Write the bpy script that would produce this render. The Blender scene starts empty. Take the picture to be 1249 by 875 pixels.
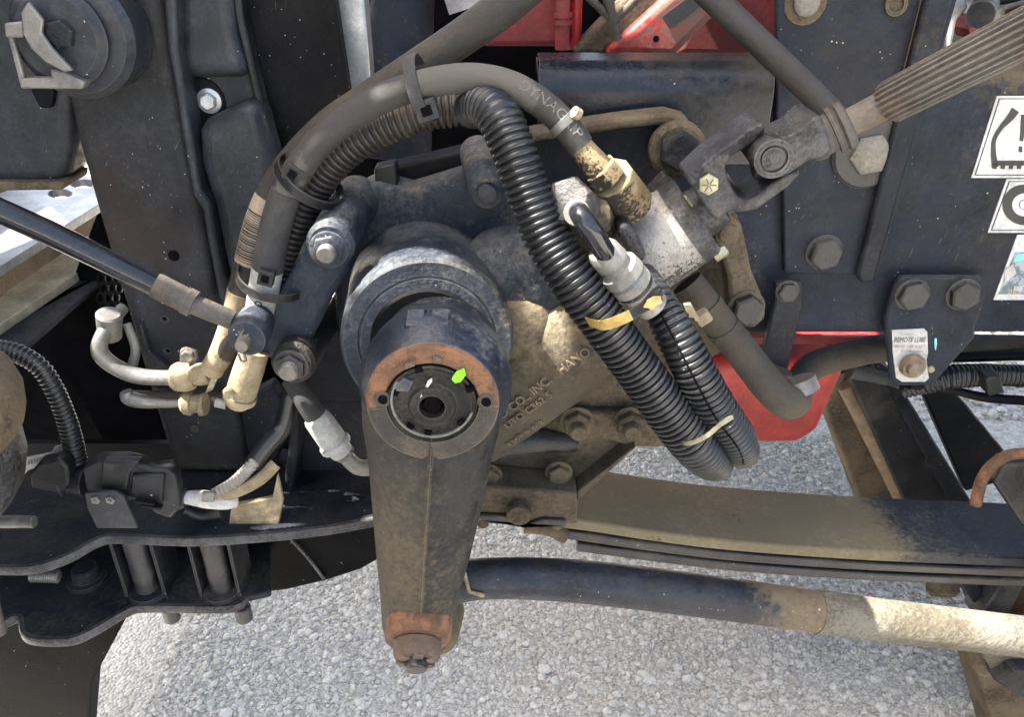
import bpy, bmesh, math, random
import numpy as np
from mathutils import Vector, Matrix
from mathutils.geometry import tessellate_polygon
random.seed(7); np.random.seed(7)
SC = bpy.context.scene
COL = SC.collection
R = math.radians

# ------------------------------------------------------------------ camera, world, sun, exposure
CAM = Vector((0.0, -0.72, 1.10)); PITCH = R(29); FPX = 980.0; CX, CY = 624.5, 437.5
cd = bpy.data.cameras.new("camera"); cam = bpy.data.objects.new("camera", cd); COL.objects.link(cam)
cam.location = CAM; cam.rotation_euler = (R(90) - PITCH, 0, 0)
cd.sensor_width = 36; cd.lens = FPX / 1249 * 36; cd.clip_start = 0.02; cd.clip_end = 500
SC.camera = cam
SUN = Vector((-0.55, -0.06, 0.83)).normalized()          # towards the sun: high, from the front of the truck
W = bpy.data.worlds.new("World"); SC.world = W; W.use_nodes = True
wn = W.node_tree; sky = wn.nodes.new("ShaderNodeTexSky"); sky.sky_type = 'NISHITA'; sky.sun_disc = False
sky.sun_elevation = math.asin(SUN.z); sky.sun_rotation = math.atan2(SUN.x, SUN.y)
sky.air_density = 0.8; sky.dust_density = 5.0; sky.ozone_density = 0.6
wt = wn.nodes.new("ShaderNodeMix"); wt.data_type = 'RGBA'; wt.blend_type = 'MULTIPLY'; wt.inputs[0].default_value = 1.0; wt.inputs[7].default_value = (1.0, .965, .865, 1)
wn.links.new(sky.outputs[0], wt.inputs[6]); wn.links.new(wt.outputs[2], wn.nodes["Background"].inputs[0]); wn.nodes["Background"].inputs[1].default_value = 0.15
sd = bpy.data.lights.new("sun", 'SUN'); sd.energy = 5.0; sd.angle = R(0.5); sd.color = (1.0, 0.94, 0.84)
so = bpy.data.objects.new("sun", sd); COL.objects.link(so); so.rotation_euler = SUN.to_track_quat('Z', 'Y').to_euler()
SC.view_settings.view_transform = 'Standard'; SC.view_settings.look = 'None'
SC.view_settings.exposure = 2.72; SC.view_settings.gamma = 1.0; SC.view_settings.use_curve_mapping = False
SC.cycles.max_bounces = 6

# ------------------------------------------------------------------ helpers
cP, sP = math.cos(PITCH), math.sin(PITCH)
def ray(px, py):
    a, u = (px - CX) / FPX, -(py - CY) / FPX
    return Vector((a, cP + u * sP, -sP + u * cP))
def P(px, py, Y):
    d = ray(px, py); return CAM + d * ((Y - CAM.y) / d.y)
def PZ(px, py, Z):
    d = ray(px, py); return CAM + d * ((Z - CAM.z) / d.z)
def S(px, py, Y):
    return (Y - CAM.y) / ray(px, py).y / FPX
NY = Vector((0, -1, 0)); UP = Vector((0, 0, 1))

def frame(ax):
    ax = ax.normalized(); h = Vector((0, 0, 1)) if abs(ax.z) < 0.9 else Vector((1, 0, 0))
    u = h.cross(ax).normalized(); return u, ax.cross(u).normalized()
def spline(pts, n=10):
    a = np.array(pts, float)
    if len(a) < 3: 
        t = np.linspace(0, 1, n + 1)[:, None]; return a[0] * (1 - t) + a[1] * t
    b = np.vstack([2 * a[0] - a[1], a, 2 * a[-1] - a[-2]]); out = []
    for i in range(1, len(b) - 2):
        p0, p1, p2, p3 = b[i - 1:i + 3]
        for t in np.linspace(0, 1, n, endpoint=False):
            out.append(.5 * (2 * p1 + (p2 - p0) * t + (2 * p0 - 5 * p1 + 4 * p2 - p3) * t * t + (3 * p1 - p0 - 3 * p2 + p3) * t ** 3))
    out.append(a[-1]); return np.array(out)
def pathpx(pts, n=10):
    """pts of (px, py, Y, radius_px) -> smoothed array of x, y, z, r in metres"""
    q = []
    for (x, y, Y, r) in pts:
        p = P(x, y, Y); q.append((p.x, p.y, p.z, r * S(x, y, Y)))
    return spline(q, n)
def resample(path, step):
    d = np.r_[0, np.cumsum(np.linalg.norm(np.diff(path[:, :3], axis=0), axis=1))]
    s = np.arange(0, d[-1], step); return np.stack([np.interp(s, d, path[:, k]) for k in range(path.shape[1])], 1)
def frames(pts):
    T = np.gradient(pts[:, :3], axis=0); T /= np.linalg.norm(T, axis=1)[:, None] + 1e-12
    u, v = frame(Vector(T[0])); out = []
    for t in T:
        t = Vector(t); u = (u - t * u.dot(t)).normalized(); out.append((t, u, t.cross(u)))
    return out

class MB:
    def __init__(s): s.v = []; s.f = []
    def add(s, v, f):
        o = len(s.v); s.v += [Vector(a) for a in v]; s.f += [tuple(i + o for i in q) for q in f]; return s
    def prism(s, poly, d, holes=()):
        d = Vector(d); loops = [list(poly)] + [list(h) for h in holes]; flat = [p for l in loops for p in l]; n = len(flat)
        vs = flat + [p + d for p in flat]; fs = []
        if holes:
            tr = tessellate_polygon(loops); fs += [tuple(t) for t in tr] + [tuple(i + n for i in reversed(t)) for t in tr]
        else:
            fs += [tuple(range(n)), tuple(range(2 * n - 1, n - 1, -1))]
        o = 0
        for l in loops:
            m = len(l); fs += [(o + i, o + i + n, o + (i + 1) % m + n, o + (i + 1) % m) for i in range(m)]; o += m
        return s.add(vs, fs)
    def plate(s, px, Y, th, holes=()):
        return s.prism([P(x, y, Y) for x, y in px], (0, th, 0), [[P(x, y, Y) for x, y in h] for h in holes])
    def hplate(s, px, Z, th, holes=()):
        return s.prism([PZ(x, y, Z) for x, y in px], (0, 0, -th), [[PZ(x, y, Z) for x, y in h] for h in holes])
    def tube(s, path, seg=16, caps=True, prof=None):
        path = np.array(path, float); fr = frames(path); n = len(path); vs = []
        for i, (t, u, w) in enumerate(fr):
            c = Vector(path[i, :3]); r = path[i, 3]
            for k in range(seg):
                a = 2 * math.pi * k / seg; q = r * (prof[k % len(prof)] if prof else 1)
                vs.append(c + u * (q * math.cos(a)) + w * (q * math.sin(a)))
        fs = [(i * seg + k, i * seg + (k + 1) % seg, (i + 1) * seg + (k + 1) % seg, (i + 1) * seg + k) for i in range(n - 1) for k in range(seg)]
        if caps: fs += [tuple(range(seg)), tuple((n - 1) * seg + k for k in range(seg))]
        return s.add(vs, fs)
    def lathe(s, c, ax, prof, seg=32, rot=0.0):
        """prof: (offset along axis, radius); ends are capped"""
        ax = Vector(ax).normalized(); u, w = frame(ax); vs = []
        for (o, r) in prof:
            for k in range(seg):
                a = rot + 2 * math.pi * k / seg; vs.append(Vector(c) + ax * o + (u * math.cos(a) + w * math.sin(a)) * max(r, 1e-5))
        n = len(prof)
        fs = [(i * seg + k, i * seg + (k + 1) % seg, (i + 1) * seg + (k + 1) % seg, (i + 1) * seg + k) for i in range(n - 1) for k in range(seg)]
        fs += [tuple(range(seg)), tuple((n - 1) * seg + k for k in range(seg))]
        return s.add(vs, fs)
    def cyl(s, a, b, r0, r1=None, seg=24, ch=0.0):
        r1 = r0 if r1 is None else r1; L = (b - a).length
        pr = [(0, r0 - ch), (ch, r0), (L - ch, r1), (L, r1 - ch)] if ch else [(0, r0), (L, r1)]
        return s.lathe(a, b - a, pr, seg)
    def box(s, c, u, v, w):
        c, u, v, w = Vector(c), Vector(u), Vector(v), Vector(w)
        vs = [c + u * i + v * j + w * k for i in (-1, 1) for j in (-1, 1) for k in (-1, 1)]
        return s.add(vs, [(0, 1, 3, 2), (4, 6, 7, 5), (0, 4, 5, 1), (2, 3, 7, 6), (0, 2, 6, 4), (1, 5, 7, 3)])
    def band(s, loop, w, th, c=None):
        """closed strap through the loop points, width vector w, thickness th outwards from the centre"""
        c = sum((Vector(p) for p in loop), Vector()) / len(loop); vs = []; n = len(loop)
        for p in loop:
            p = Vector(p); d = (p - c).normalized() * th
            vs += [p - w, p + w, p + w + d, p - w + d]
        fs = [(4 * i + a, 4 * i + (a + 1) % 4, 4 * ((i + 1) % n) + (a + 1) % 4, 4 * ((i + 1) % n) + a) for i in range(n) for a in range(4)]
        return s.add(vs, fs)

LOC = {}
def tag(o, label=None, cat=None, group=None, kind=None):
    if label: o["label"] = label
    if cat: o["category"] = cat
    if group: o["group"] = group
    if kind: o["kind"] = kind
    return o
def thing(name, label, cat, loc, group=None):
    o = bpy.data.objects.new(name, None); COL.objects.link(o); o.location = loc; o.empty_display_size = 0.02
    LOC[o.name] = Vector(loc); return tag(o, label, cat, group)
def build(mb, name, mat, parent=None, bevel=0.0, smooth=38, label=None, cat=None, group=None, kind=None, segs=2, sub=0, recalc=True):
    if parent is not None: org = LOC[parent.name]
    else:
        a = np.array([tuple(v) for v in mb.v]); org = Vector((a[:, 0].mean(), a[:, 1].mean(), a[:, 2].min()))
    me = bpy.data.meshes.new(name); me.from_pydata([tuple(v - org) for v in mb.v], [], mb.f)
    if recalc:
        bm = bmesh.new(); bm.from_mesh(me); bmesh.ops.recalc_face_normals(bm, faces=bm.faces); bm.to_mesh(me); bm.free()
    me.materials.append(mat); me.shade_smooth(); me.set_sharp_from_angle(angle=R(smooth))
    o = bpy.data.objects.new(name, me); COL.objects.link(o); LOC[o.name] = org
    if parent is not None: o.parent = parent
    else: o.location = org
    if bevel:
        m = o.modifiers.new("bevel", 'BEVEL'); m.width = bevel; m.segments = segs; m.limit_method = 'ANGLE'; m.angle_limit = R(40); m.harden_normals = False
    if sub:
        m = o.modifiers.new("sub", 'SUBSURF'); m.levels = m.render_levels = sub
    return tag(o, label, cat, group, kind)

# ------------------------------------------------------------------ materials
def mat(name, base, rough=.5, metal=0.0, layers=(), speck=0.0, bump=.12, bsc=260, spec=.5, var=.25, coat=0.0, bdist=.0012, speckc=(.55, .53, .5), wear=0.0, wearc=(.17, .15, .125), scratch=0.0):
    """layers: dicts col, amt (0..1 cover), sc (scale), soft, up (gathers on upward faces), fine, rough"""
    m = bpy.data.materials.new(name); m.use_nodes = True; nt = m.node_tree; N = nt.nodes; L = nt.links
    b = N["Principled BSDF"]; geo = N.new("ShaderNodeNewGeometry"); pos = geo.outputs["Position"]
    def noise(sc, det=8, ro=.62, off=0.0):
        n = N.new("ShaderNodeTexNoise"); n.inputs["Scale"].default_value = sc; n.inputs["Detail"].default_value = det; n.inputs["Roughness"].default_value = ro
        if off:
            a = N.new("ShaderNodeVectorMath"); a.operation = 'ADD'; L.new(pos, a.inputs[0]); a.inputs[1].default_value = (off, off * 1.7, -off); L.new(a.outputs[0], n.inputs["Vector"])
        else: L.new(pos, n.inputs["Vector"])
        return n.outputs["Fac"]
    def math_(op, a, c):
        n = N.new("ShaderNodeMath"); n.operation = op
        for i, x in enumerate((a, c)):
            if isinstance(x, (int, float)): n.inputs[i].default_value = x
            else: L.new(x, n.inputs[i])
        return n.outputs[0]
    def mix(f, a, c):
        n = N.new("ShaderNodeMix"); n.data_type = 'RGBA'
        L.new(f, n.inputs[0])
        for i, x in ((6, a), (7, c)):
            if isinstance(x, tuple): n.inputs[i].default_value = (*x, 1)
            else: L.new(x, n.inputs[i])
        return n.outputs[2]
    def smooth(x, lo, hi):
        n = N.new("ShaderNodeMapRange"); n.interpolation_type = 'SMOOTHSTEP'; L.new(x, n.inputs[0]); n.inputs[1].default_value = lo; n.inputs[2].default_value = hi; return n.outputs[0]
    nv = noise(30, 5, .6, 3.3)
    lo = tuple(c * (1 - var) for c in base); hi = tuple(min(1, c * (1 + var)) for c in base)
    col = mix(smooth(nv, .3, .7), lo, hi)
    nv2 = noise(230, 8, .8, 6.1); dk_ = N.new("ShaderNodeMix"); dk_.data_type = 'RGBA'; dk_.blend_type = 'MULTIPLY'; dk_.inputs[0].default_value = min(1, var * 2.2); L.new(col, dk_.inputs[6])
    cr = N.new("ShaderNodeValToRGB"); cr.color_ramp.elements[0].position = .32; cr.color_ramp.elements[0].color = (.35, .35, .35, 1); cr.color_ramp.elements[1].position = .68; cr.color_ramp.elements[1].color = (1.35, 1.35, 1.35, 1)
    L.new(nv2, cr.inputs[0]); L.new(cr.outputs[0], dk_.inputs[7]); col = dk_.outputs[2]
    rg = None; sep = None; cache = {}
    for i, l in enumerate(layers):
        sc = l.get("sc", 12); f = noise(sc, 9, l.get("nr", .66), 1.1 * (i + 1))
        fine = l.get("fine", .35)
        if fine: f = math_('ADD', f, math_('MULTIPLY', math_('SUBTRACT', noise(sc * 13 + 90, 4, .7, 2.3 * (i + 1)), .5), fine))
        if l.get("up"):
            if sep is None:
                sx = N.new("ShaderNodeSeparateXYZ"); L.new(geo.outputs["Normal"], sx.inputs[0]); sep = sx.outputs[2]
            f = math_('ADD', f, math_('MULTIPLY', sep, l["up"]))
        if l.get("gx"):
            if "X" not in cache:
                sp_ = N.new("ShaderNodeSeparateXYZ"); L.new(pos, sp_.inputs[0]); cache["X"] = sp_.outputs[0]
            x0_, x1_, k_ = l["gx"]; f = math_('ADD', f, math_('MULTIPLY', smooth(cache["X"], x0_, x1_), k_))
        t = .5 + (.5 - l.get("amt", .5)) * .6; so_ = l.get("soft", .1)
        f = smooth(f, t - so_, t + so_); f = math_('MULTIPLY', f, l.get("op", 1.0))
        col = mix(f, col, tuple(l["col"]))
        r0 = rg if rg is not None else rough
        a = math_('MULTIPLY', f, l.get("rough", .9)); inv = math_('SUBTRACT', 1.0, f)
        rg = math_('ADD', a, math_('MULTIPLY', inv, r0))
    if scratch:
        for ang, o_ in ((.6, 0.0), (-1.0, .4), (1.75, .8)):
            mp_ = N.new("ShaderNodeMapping"); mp_.vector_type = 'TEXTURE'; mp_.inputs["Rotation"].default_value = (0, ang, .3); mp_.inputs["Scale"].default_value = (1 / 22, 1 / 700, 1 / 700); mp_.inputs["Location"].default_value = (o_, o_, o_); L.new(pos, mp_.inputs[0])
            sn = N.new("ShaderNodeTexNoise"); sn.inputs["Scale"].default_value = 1.0; sn.inputs["Detail"].default_value = 2; L.new(mp_.outputs[0], sn.inputs["Vector"])
            f = math_('MULTIPLY', smooth(sn.outputs[0], .70, .76), math_('MULTIPLY', smooth(noise(9, 4, .6, 8.0 + o_), .5, .65), scratch)); col = mix(f, col, (.22, .21, .20))
    if wear:
        bv = N.new("ShaderNodeBevel"); bv.samples = 4; bv.inputs["Radius"].default_value = .0022
        dt = N.new("ShaderNodeVectorMath"); dt.operation = 'DOT_PRODUCT'; L.new(bv.outputs[0], dt.inputs[0]); L.new(geo.outputs["Normal"], dt.inputs[1])
        f = smooth(math_('ADD', math_('SUBTRACT', 1.0, dt.outputs["Value"]), math_('MULTIPLY', math_('SUBTRACT', noise(55, 6, .7, 2.2), .5), .22)), .06, .2)
        col = mix(math_('MULTIPLY', f, wear), col, wearc)
    if speck:
        vo = N.new("ShaderNodeTexVoronoi"); vo.inputs["Scale"].default_value = 210; L.new(pos, vo.inputs["Vector"])
        f = math_('LESS_THAN', vo.outputs["Distance"], math_('MULTIPLY', noise(33, 3, .6, 4.4), .26)); g = math_('GREATER_THAN', noise(90, 3, .6, 9.1), .68 - .10 * speck)
        col = mix(math_('MULTIPLY', math_('MULTIPLY', f, g), min(1, .45 + .4 * speck)), col, speckc)
    L.new(col, b.inputs["Base Color"]); b.inputs["Metallic"].default_value = metal; b.inputs["Specular IOR Level"].default_value = spec
    if rg is not None: L.new(rg, b.inputs["Roughness"])
    else:
        L.new(math_('ADD', math_('MULTIPLY', noise(45, 6, .6, 5.0), .3), rough - .15), b.inputs["Roughness"])
    if coat: b.inputs["Coat Weight"].default_value = coat; b.inputs["Coat Roughness"].default_value = .15
    if bump:
        bn = N.new("ShaderNodeBump"); bn.inputs["Strength"].default_value = min(1, bump * 2.5); bn.inputs["Distance"].default_value = bdist
        L.new(noise(bsc, 6, .6, 7.7), bn.inputs["Height"]); L.new(bn.outputs[0], b.inputs["Normal"])
    return m
TAN = (.27, .205, .135); BRN = (.090, .073, .049); GRY = (.20, .19, .175)
M = {}
M['rail'] = mat('rail_paint', (.017, .022, .033), .38, layers=[dict(col=(.022, .026, .037), amt=.45, sc=26, soft=.12, nr=.68), dict(col=(.040, .036, .031), amt=.34, sc=5, soft=.2, fine=.5), dict(col=(.105, .084, .057), amt=.16, sc=6, up=.16, soft=.14, fine=.45)], speck=.6, spec=.13, wear=.6, scratch=.45, var=.35, bump=.3, bsc=500)
M['black'] = mat('black_paint', (.013, .0155, .022), .36, layers=[dict(col=(.022, .023, .027), amt=.42, sc=22, soft=.14, nr=.68), dict(col=(.055, .048, .039), amt=.24, sc=7, up=.05, soft=.16, fine=.6)], speck=.6, spec=.16, wear=.6, scratch=.45, var=.35, bump=.3, bsc=500)
M['flange'] = mat('dusty_navy_paint', (.008, .011, .019), .25, layers=[dict(col=(.075, .062, .044), amt=.20, sc=5, up=.06, soft=.2, fine=.3)], speck=.5, spec=.3, wear=.55, scratch=.5, var=.35)
M['tower'] = mat('tower_paint', (.034, .036, .040), .40, layers=[dict(col=(.030, .031, .034), amt=.42, sc=24, soft=.14, nr=.68), dict(col=(.042, .033, .027), amt=.42, sc=4.5, soft=.18, fine=.5), dict(col=(.085, .073, .060), amt=.13, sc=8, soft=.12, fine=.5)], speck=.8, spec=.15, wear=.5, scratch=.6, var=.35, bump=.3, bsc=500)
M['plastic'] = mat('moulded_plastic', (.025, .028, .035), .32, layers=[dict(col=(.028, .029, .033), amt=.36, sc=20, soft=.16, nr=.68), dict(col=(.05, .044, .038), amt=.2, sc=6, soft=.18, fine=.5)], speck=.6, spec=.28, wear=.45, scratch=.5, var=.4, bump=.12, bsc=500)
M['matte'] = mat('matte_black', (.0085, .0083, .0085), .6, layers=[dict(col=(.035, .030, .024), amt=.32, sc=6, soft=.22), dict(col=(.16, .15, .14), amt=.02, sc=20, soft=.03, fine=.3)], speck=.9, spec=0.12, scratch=.5, bump=0.34, bsc=650)
M['gloss'] = mat('gloss_rod', (.010, .011, .015), .16, layers=[dict(col=(.05, .045, .04), amt=.16, sc=12, soft=.2, rough=.6)], bump=.02)
M['dark'] = mat('dark_paint', (.0035, .004, .006), .45, layers=[dict(col=(.012, .011, .010), amt=.35, sc=10, soft=.2)], bump=.05, spec=0.1, scratch=.5)
M['deep'] = mat('deep_black', (.0025, .0028, .0035), .4, spec=.03, scratch=.35, speck=.4, layers=[dict(col=(.010, .010, .010), amt=.3, sc=8, soft=.2)], bump=.1)
M['void'] = mat('shade_black', (.006, .006, .007), .8, bump=0, spec=0.0)  # near-black colour standing in for shade in gaps and holes
M['gear'] = mat('gear_paint', (.015, .021, .034), .36, layers=[dict(col=(.045, .052, .063), amt=.42, sc=18, soft=.16, nr=.68), dict(col=(.15, .15, .147), amt=.24, sc=9, soft=.16, up=.13, fine=.45), dict(col=(.20, .16, .105), amt=.17, sc=5, up=.03, soft=.12, fine=.5)], speck=.5, spec=.22, wear=.65, wearc=(.13, .135, .14), scratch=.4, var=.35, bump=.35, bsc=350)
M['bore'] = mat('gear_bore_dust', (.020, .021, .025), .5, layers=[dict(col=(.080, .065, .044), amt=.58, sc=7, soft=.24, fine=.5), dict(col=(.19, .155, .10), amt=.34, sc=6, soft=.2, fine=.7, up=.10)], bump=.4, bsc=300, spec=.2, var=.4)
M['boretext'] = mat('cast_letter_dust', (.15, .12, .078), .8, layers=[dict(col=(.12, .095, .07), amt=.35, sc=22, soft=.15)], bump=.2)
M['arm'] = mat('arm_paint', (.016, .016, .017), .4, layers=[dict(col=(.050, .045, .037), amt=.5, sc=14, soft=.25, fine=.4), dict(col=(.105, .085, .057), amt=.34, sc=6, soft=.22, fine=.8)], speck=.3, spec=.2, wear=.5, wearc=(.2, .165, .12), var=.4, bump=.9, bsc=260, bdist=.0018)
M['armhub'] = mat('arm_hub_paint', (.013, .019, .031), .36, layers=[dict(col=(.10, .10, .10), amt=.33, sc=16, soft=.12)], bump=.22, wear=.6, wearc=(.16,.165,.17), scratch=.4, var=.35)
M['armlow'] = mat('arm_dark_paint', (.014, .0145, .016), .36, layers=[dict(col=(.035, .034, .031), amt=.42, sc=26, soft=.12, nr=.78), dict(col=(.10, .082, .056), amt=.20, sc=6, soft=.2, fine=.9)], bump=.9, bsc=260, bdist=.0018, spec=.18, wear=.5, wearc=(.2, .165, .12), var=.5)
M['rust'] = mat('orange_rust', (.095, .048, .026), .85, layers=[dict(col=(.19, .092, .045), amt=.45, sc=60, soft=.08), dict(col=(.10, .065, .045), amt=.3, sc=45, soft=.1)], bump=.35, bsc=500)
M['rustdark'] = mat('brown_rust', (.082, .056, .040), .85, layers=[dict(col=(.14, .10, .068), amt=.4, sc=50, soft=.1), dict(col=(.05, .04, .035), amt=.3, sc=40, soft=.1)], bump=.35, bsc=500)
M['ring'] = mat('ring_worn', (.040, .036, .032), .55, layers=[dict(col=(.085, .070, .052), amt=.36, sc=30, soft=.1, fine=.6)], bump=.3, spec=.25, wear=.5, wearc=(.2, .17, .12))
M['disc'] = mat('disc_black', (.014, .013, .013), .5, layers=[dict(col=(.055, .046, .036), amt=.40, sc=24, soft=.15, fine=.8)], speck=.4, bump=.3, spec=.2, wear=.4)
M['brown'] = mat('brown_dirt', (.075, .060, .042), .85, layers=[dict(col=(.125, .099, .065), amt=.5, sc=14, soft=.16, nr=.75), dict(col=(.030, .025, .020), amt=.26, sc=7, soft=.12, fine=.6), dict(col=(.17, .135, .09), amt=.14, sc=9, soft=.1, fine=.8)], bump=.35, bsc=350, spec=.2, wear=.45, wearc=(.17, .14, .10), var=.5)
M['tanhose'] = mat('tan_dust_hose', (.21, .165, .10), .9, layers=[dict(col=(.30, .245, .155), amt=.45, sc=35, soft=.1), dict(col=(.10, .085, .07), amt=.16, sc=25, soft=.05)], bump=.2)
M['hose'] = mat('rubber_hose', (.024, .023, .022), .62, layers=[dict(col=(.038, .035, .031), amt=.5, sc=14, soft=.2), dict(col=(.082, .077, .067), amt=.40, sc=6, soft=.02, fine=.10)], bump=.15)
M['hosebrown'] = mat('rubber_hose_brown', (.022, .019, .016), .7, layers=[dict(col=(.062, .049, .033), amt=.5, sc=10, soft=.15, up=-.05)], bump=.3, bsc=450)
M['sleeve'] = mat('hose_sleeve', (.026, .026, .027), .8, layers=[dict(col=(.05, .048, .046), amt=.4, sc=20, soft=.15)], bump=.15)
M['conduit'] = mat('conduit_plastic', (.010, .011, .013), .34, layers=[dict(col=(.05, .049, .048), amt=.18, sc=10, soft=.2)], speck=.5, bump=.04)
M['conduitbrown'] = mat('conduit_plastic_brown', (.022, .020, .019), .42, layers=[dict(col=(.095, .068, .05), amt=.40, sc=9, soft=.15)], speck=.2, bump=.04)
M['plasticdark'] = mat('connector_plastic', (.011, .012, .015), .42, layers=[dict(col=(.065, .06, .055), amt=.25, sc=18, soft=.2)], speck=.3, bump=.06, wear=.4, wearc=(.2,.165,.12), var=.4, spec=0.3)
M['brass'] = mat('brass_dusty', (.21, .15, .075), .6, metal=.25, layers=[dict(col=(.30, .235, .13), amt=.4, sc=30, soft=.12), dict(col=(.022, .018, .015), amt=.40, sc=16, soft=.07, fine=.9, up=-.25)], bump=.45, bsc=330)
M['valve'] = mat('valve_silver', (.26, .25, .235), .45, metal=.35, layers=[dict(col=(.34, .325, .30), amt=.4, sc=40, soft=.1, rough=.5), dict(col=(.028, .026, .025), amt=.36, sc=22, soft=.05, up=-.10, fine=1.1, rough=.5)], bump=.45, bsc=420)
M['zinc'] = mat('zinc_steel', (.15, .14, .122), .5, metal=.45, layers=[dict(col=(.30, .26, .2), amt=.3, sc=60, soft=.12)], bump=.25, bsc=500)
M['zincyellow'] = mat('zinc_yellow', (.33, .31, .21), .45, metal=.5, layers=[dict(col=(.2, .17, .12), amt=.25, sc=90, soft=.1)], bump=.2)
M['ferrule'] = mat('ferrule_silver', (.21, .205, .19), .5, metal=.3, layers=[dict(col=(.22, .205, .18), amt=.4, sc=30, soft=.12)], bump=.2)
M['alu'] = mat('aluminium', (.45, .455, .465), .36, metal=.6, layers=[dict(col=(.40, .385, .36), amt=.35, sc=14, soft=.15, rough=.6)], bump=.08)
M['steelgrey'] = mat('grey_steel', (.15, .147, .14), .42, metal=.4, layers=[dict(col=(.23, .22, .195), amt=.4, sc=25, soft=.15, rough=.6)], bump=.1)
M['joint'] = mat('joint_steel', (.050, .050, .055), .40, metal=.2, layers=[dict(col=(.012, .011, .011), amt=.36, sc=20, soft=.08, rough=.3, fine=.7), dict(col=(.095, .086, .08), amt=.3, sc=16, soft=.12, rough=.6, fine=.7)], spec=.3, bump=.35, bsc=350, wear=.5, var=.5)
M['jointbrown'] = mat('joint_boot', (.055, .048, .043), .65, layers=[dict(col=(.105, .080, .058), amt=.35, sc=20, soft=.12)], bump=.2, wear=.5, var=.4)
M['splineshaft'] = mat('spline_steel', (.115, .103, .090), .6, metal=.2, layers=[dict(col=(.17, .145, .118), amt=.45, sc=14, soft=.14), dict(col=(.11, .070, .042), amt=.2, sc=18, soft=.12, up=-.12)], bump=.2)
M['red'] = mat('red_paint', (.30, .008, .012), .38, layers=[dict(col=(.13, .030, .026), amt=.45, sc=6, soft=.2, fine=.5), dict(col=(.12, .085, .06), amt=.24, sc=5, soft=.14, fine=.7)], bump=.05)
M['reddusty'] = mat('red_paint_dusty', (.32, .010, .010), .45, layers=[dict(col=(.13, .105, .08), amt=.46, sc=5, soft=.14, up=.0, fine=.5)], bump=.1)
M['redpan'] = mat('red_pan', (.44, .045, .035), .5, layers=[dict(col=(.30, .05, .035), amt=.3, sc=6, soft=.2)], bump=.05)  # base colour raised to carry sunlight bounced onto the pan
M['leaf'] = mat('leaf_spring', (.013, .015, .021), .36, layers=[dict(col=(.060, .060, .060), amt=.36, sc=9, soft=.08, fine=.6), dict(col=(.150, .128, .085), amt=.86, sc=4, soft=.12, fine=.5, gx=(P(1000, 650, .05).x, P(1140, 650, .05).x, -.42)), dict(col=(.22, .185, .12), amt=.34, sc=5, soft=.16, fine=.6, gx=(P(1040, 650, .05).x, P(1120, 650, .05).x, -.4)), dict(col=(.035, .03, .024), amt=.12, sc=22, soft=.05)], speck=.4, bump=.35, spec=.25, scratch=.4, var=.4, wear=.4)
M['leafdark'] = mat('leaf_spring_dark', (.012, .0125, .016), .4, layers=[dict(col=(.075, .065, .052), amt=.35, sc=12, soft=.14)], speck=.5, bump=.15, wear=.4, wearc=(.2,.165,.12), var=.4)
YD_ = -.165
M['link'] = mat('drag_link_paint', (.012, .0155, .025), .33, layers=[dict(col=(.040, .039, .038), amt=.34, sc=8, soft=.2, fine=.5), dict(col=(.13, .102, .066), amt=.20, sc=6, soft=.14, fine=.6, gx=(P(850, 730, YD_).x, P(960, 745, YD_).x, .30)), dict(col=(.19, .18, .155), amt=.08, sc=18, soft=.03)], speck=.7, bump=.25, spec=.3, scratch=.4, var=.4)
M['linktan'] = mat('drag_link_sunlit_mud', (.085, .073, .048), .9, layers=[dict(col=(.14, .132, .108), amt=.5, sc=14, soft=.1, fine=.6), dict(col=(.085, .075, .068), amt=.34, sc=13, soft=.06, fine=.9)], bump=1.0, bsc=140, bdist=.003)  # mud with the sunlit look of the parts put into its pale colour
M['white'] = mat('white_label', (.38, .38, .37), .5, layers=[dict(col=(.45, .43, .39), amt=.14, sc=25, soft=.1)], bump=.03)
M['decal'] = mat('white_decal', (.50, .51, .51), .4, layers=[dict(col=(.38, .38, .375), amt=.12, sc=25, soft=.1)], bump=0, speck=.2, speckc=(.4, .4, .4))
M['barcode'] = mat('tan_label', (.34, .27, .20), .7, bump=.03)
M['ink'] = mat('black_ink', (.014, .015, .017), .5, bump=0)
M['inkgrey'] = mat('grey_ink', (.17, .19, .21), .5, bump=0)
M['redink'] = mat('red_ink', (.36, .12, .13), .5, bump=0)
M['hoseprint'] = mat('hose_print', (.11, .106, .096), .7, bump=0)
M['yellow'] = mat('yellow_paint', (.42, .28, .07), .5, layers=[dict(col=(.52, .40, .17), amt=.4, sc=40, soft=.1)], bump=.1)
M['green'] = mat('green_mark', (.20, .62, .015), .5, bump=.1)
M['blue'] = mat('blue_mark', (.12, .45, .85), .5, bump=0)
M['teal'] = mat('teal_mark', (.18, .50, .46), .5, bump=0)
M['picture'] = mat('picture_print', (.10, .13, .15), .4, layers=[dict(col=(.30, .36, .38), amt=.4, sc=70, soft=.05), dict(col=(.5, .33, .2), amt=.25, sc=60, soft=.04)], bump=0)
M['grease'] = mat('dirty_grease', (.16, .12, .085), .6, layers=[dict(col=(.25, .19, .13), amt=.4, sc=50, soft=.12)], bump=.4, bsc=350)
M['bolt'] = mat('dark_bolt', (.016, .017, .021), .38, layers=[dict(col=(.062, .055, .047), amt=.38, sc=40, soft=.14)], bump=.25, bsc=500, wear=.5, var=.4)
M['beam'] = mat('cream_beam', (.42, .36, .25), .7, layers=[dict(col=(.22, .17, .11), amt=.35, sc=14, soft=.14)], bump=.1)
M['wood'] = mat('brown_edge', (.20, .145, .09), .75, layers=[dict(col=(.30, .23, .15), amt=.4, sc=16, soft=.14)], bump=.15)

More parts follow.
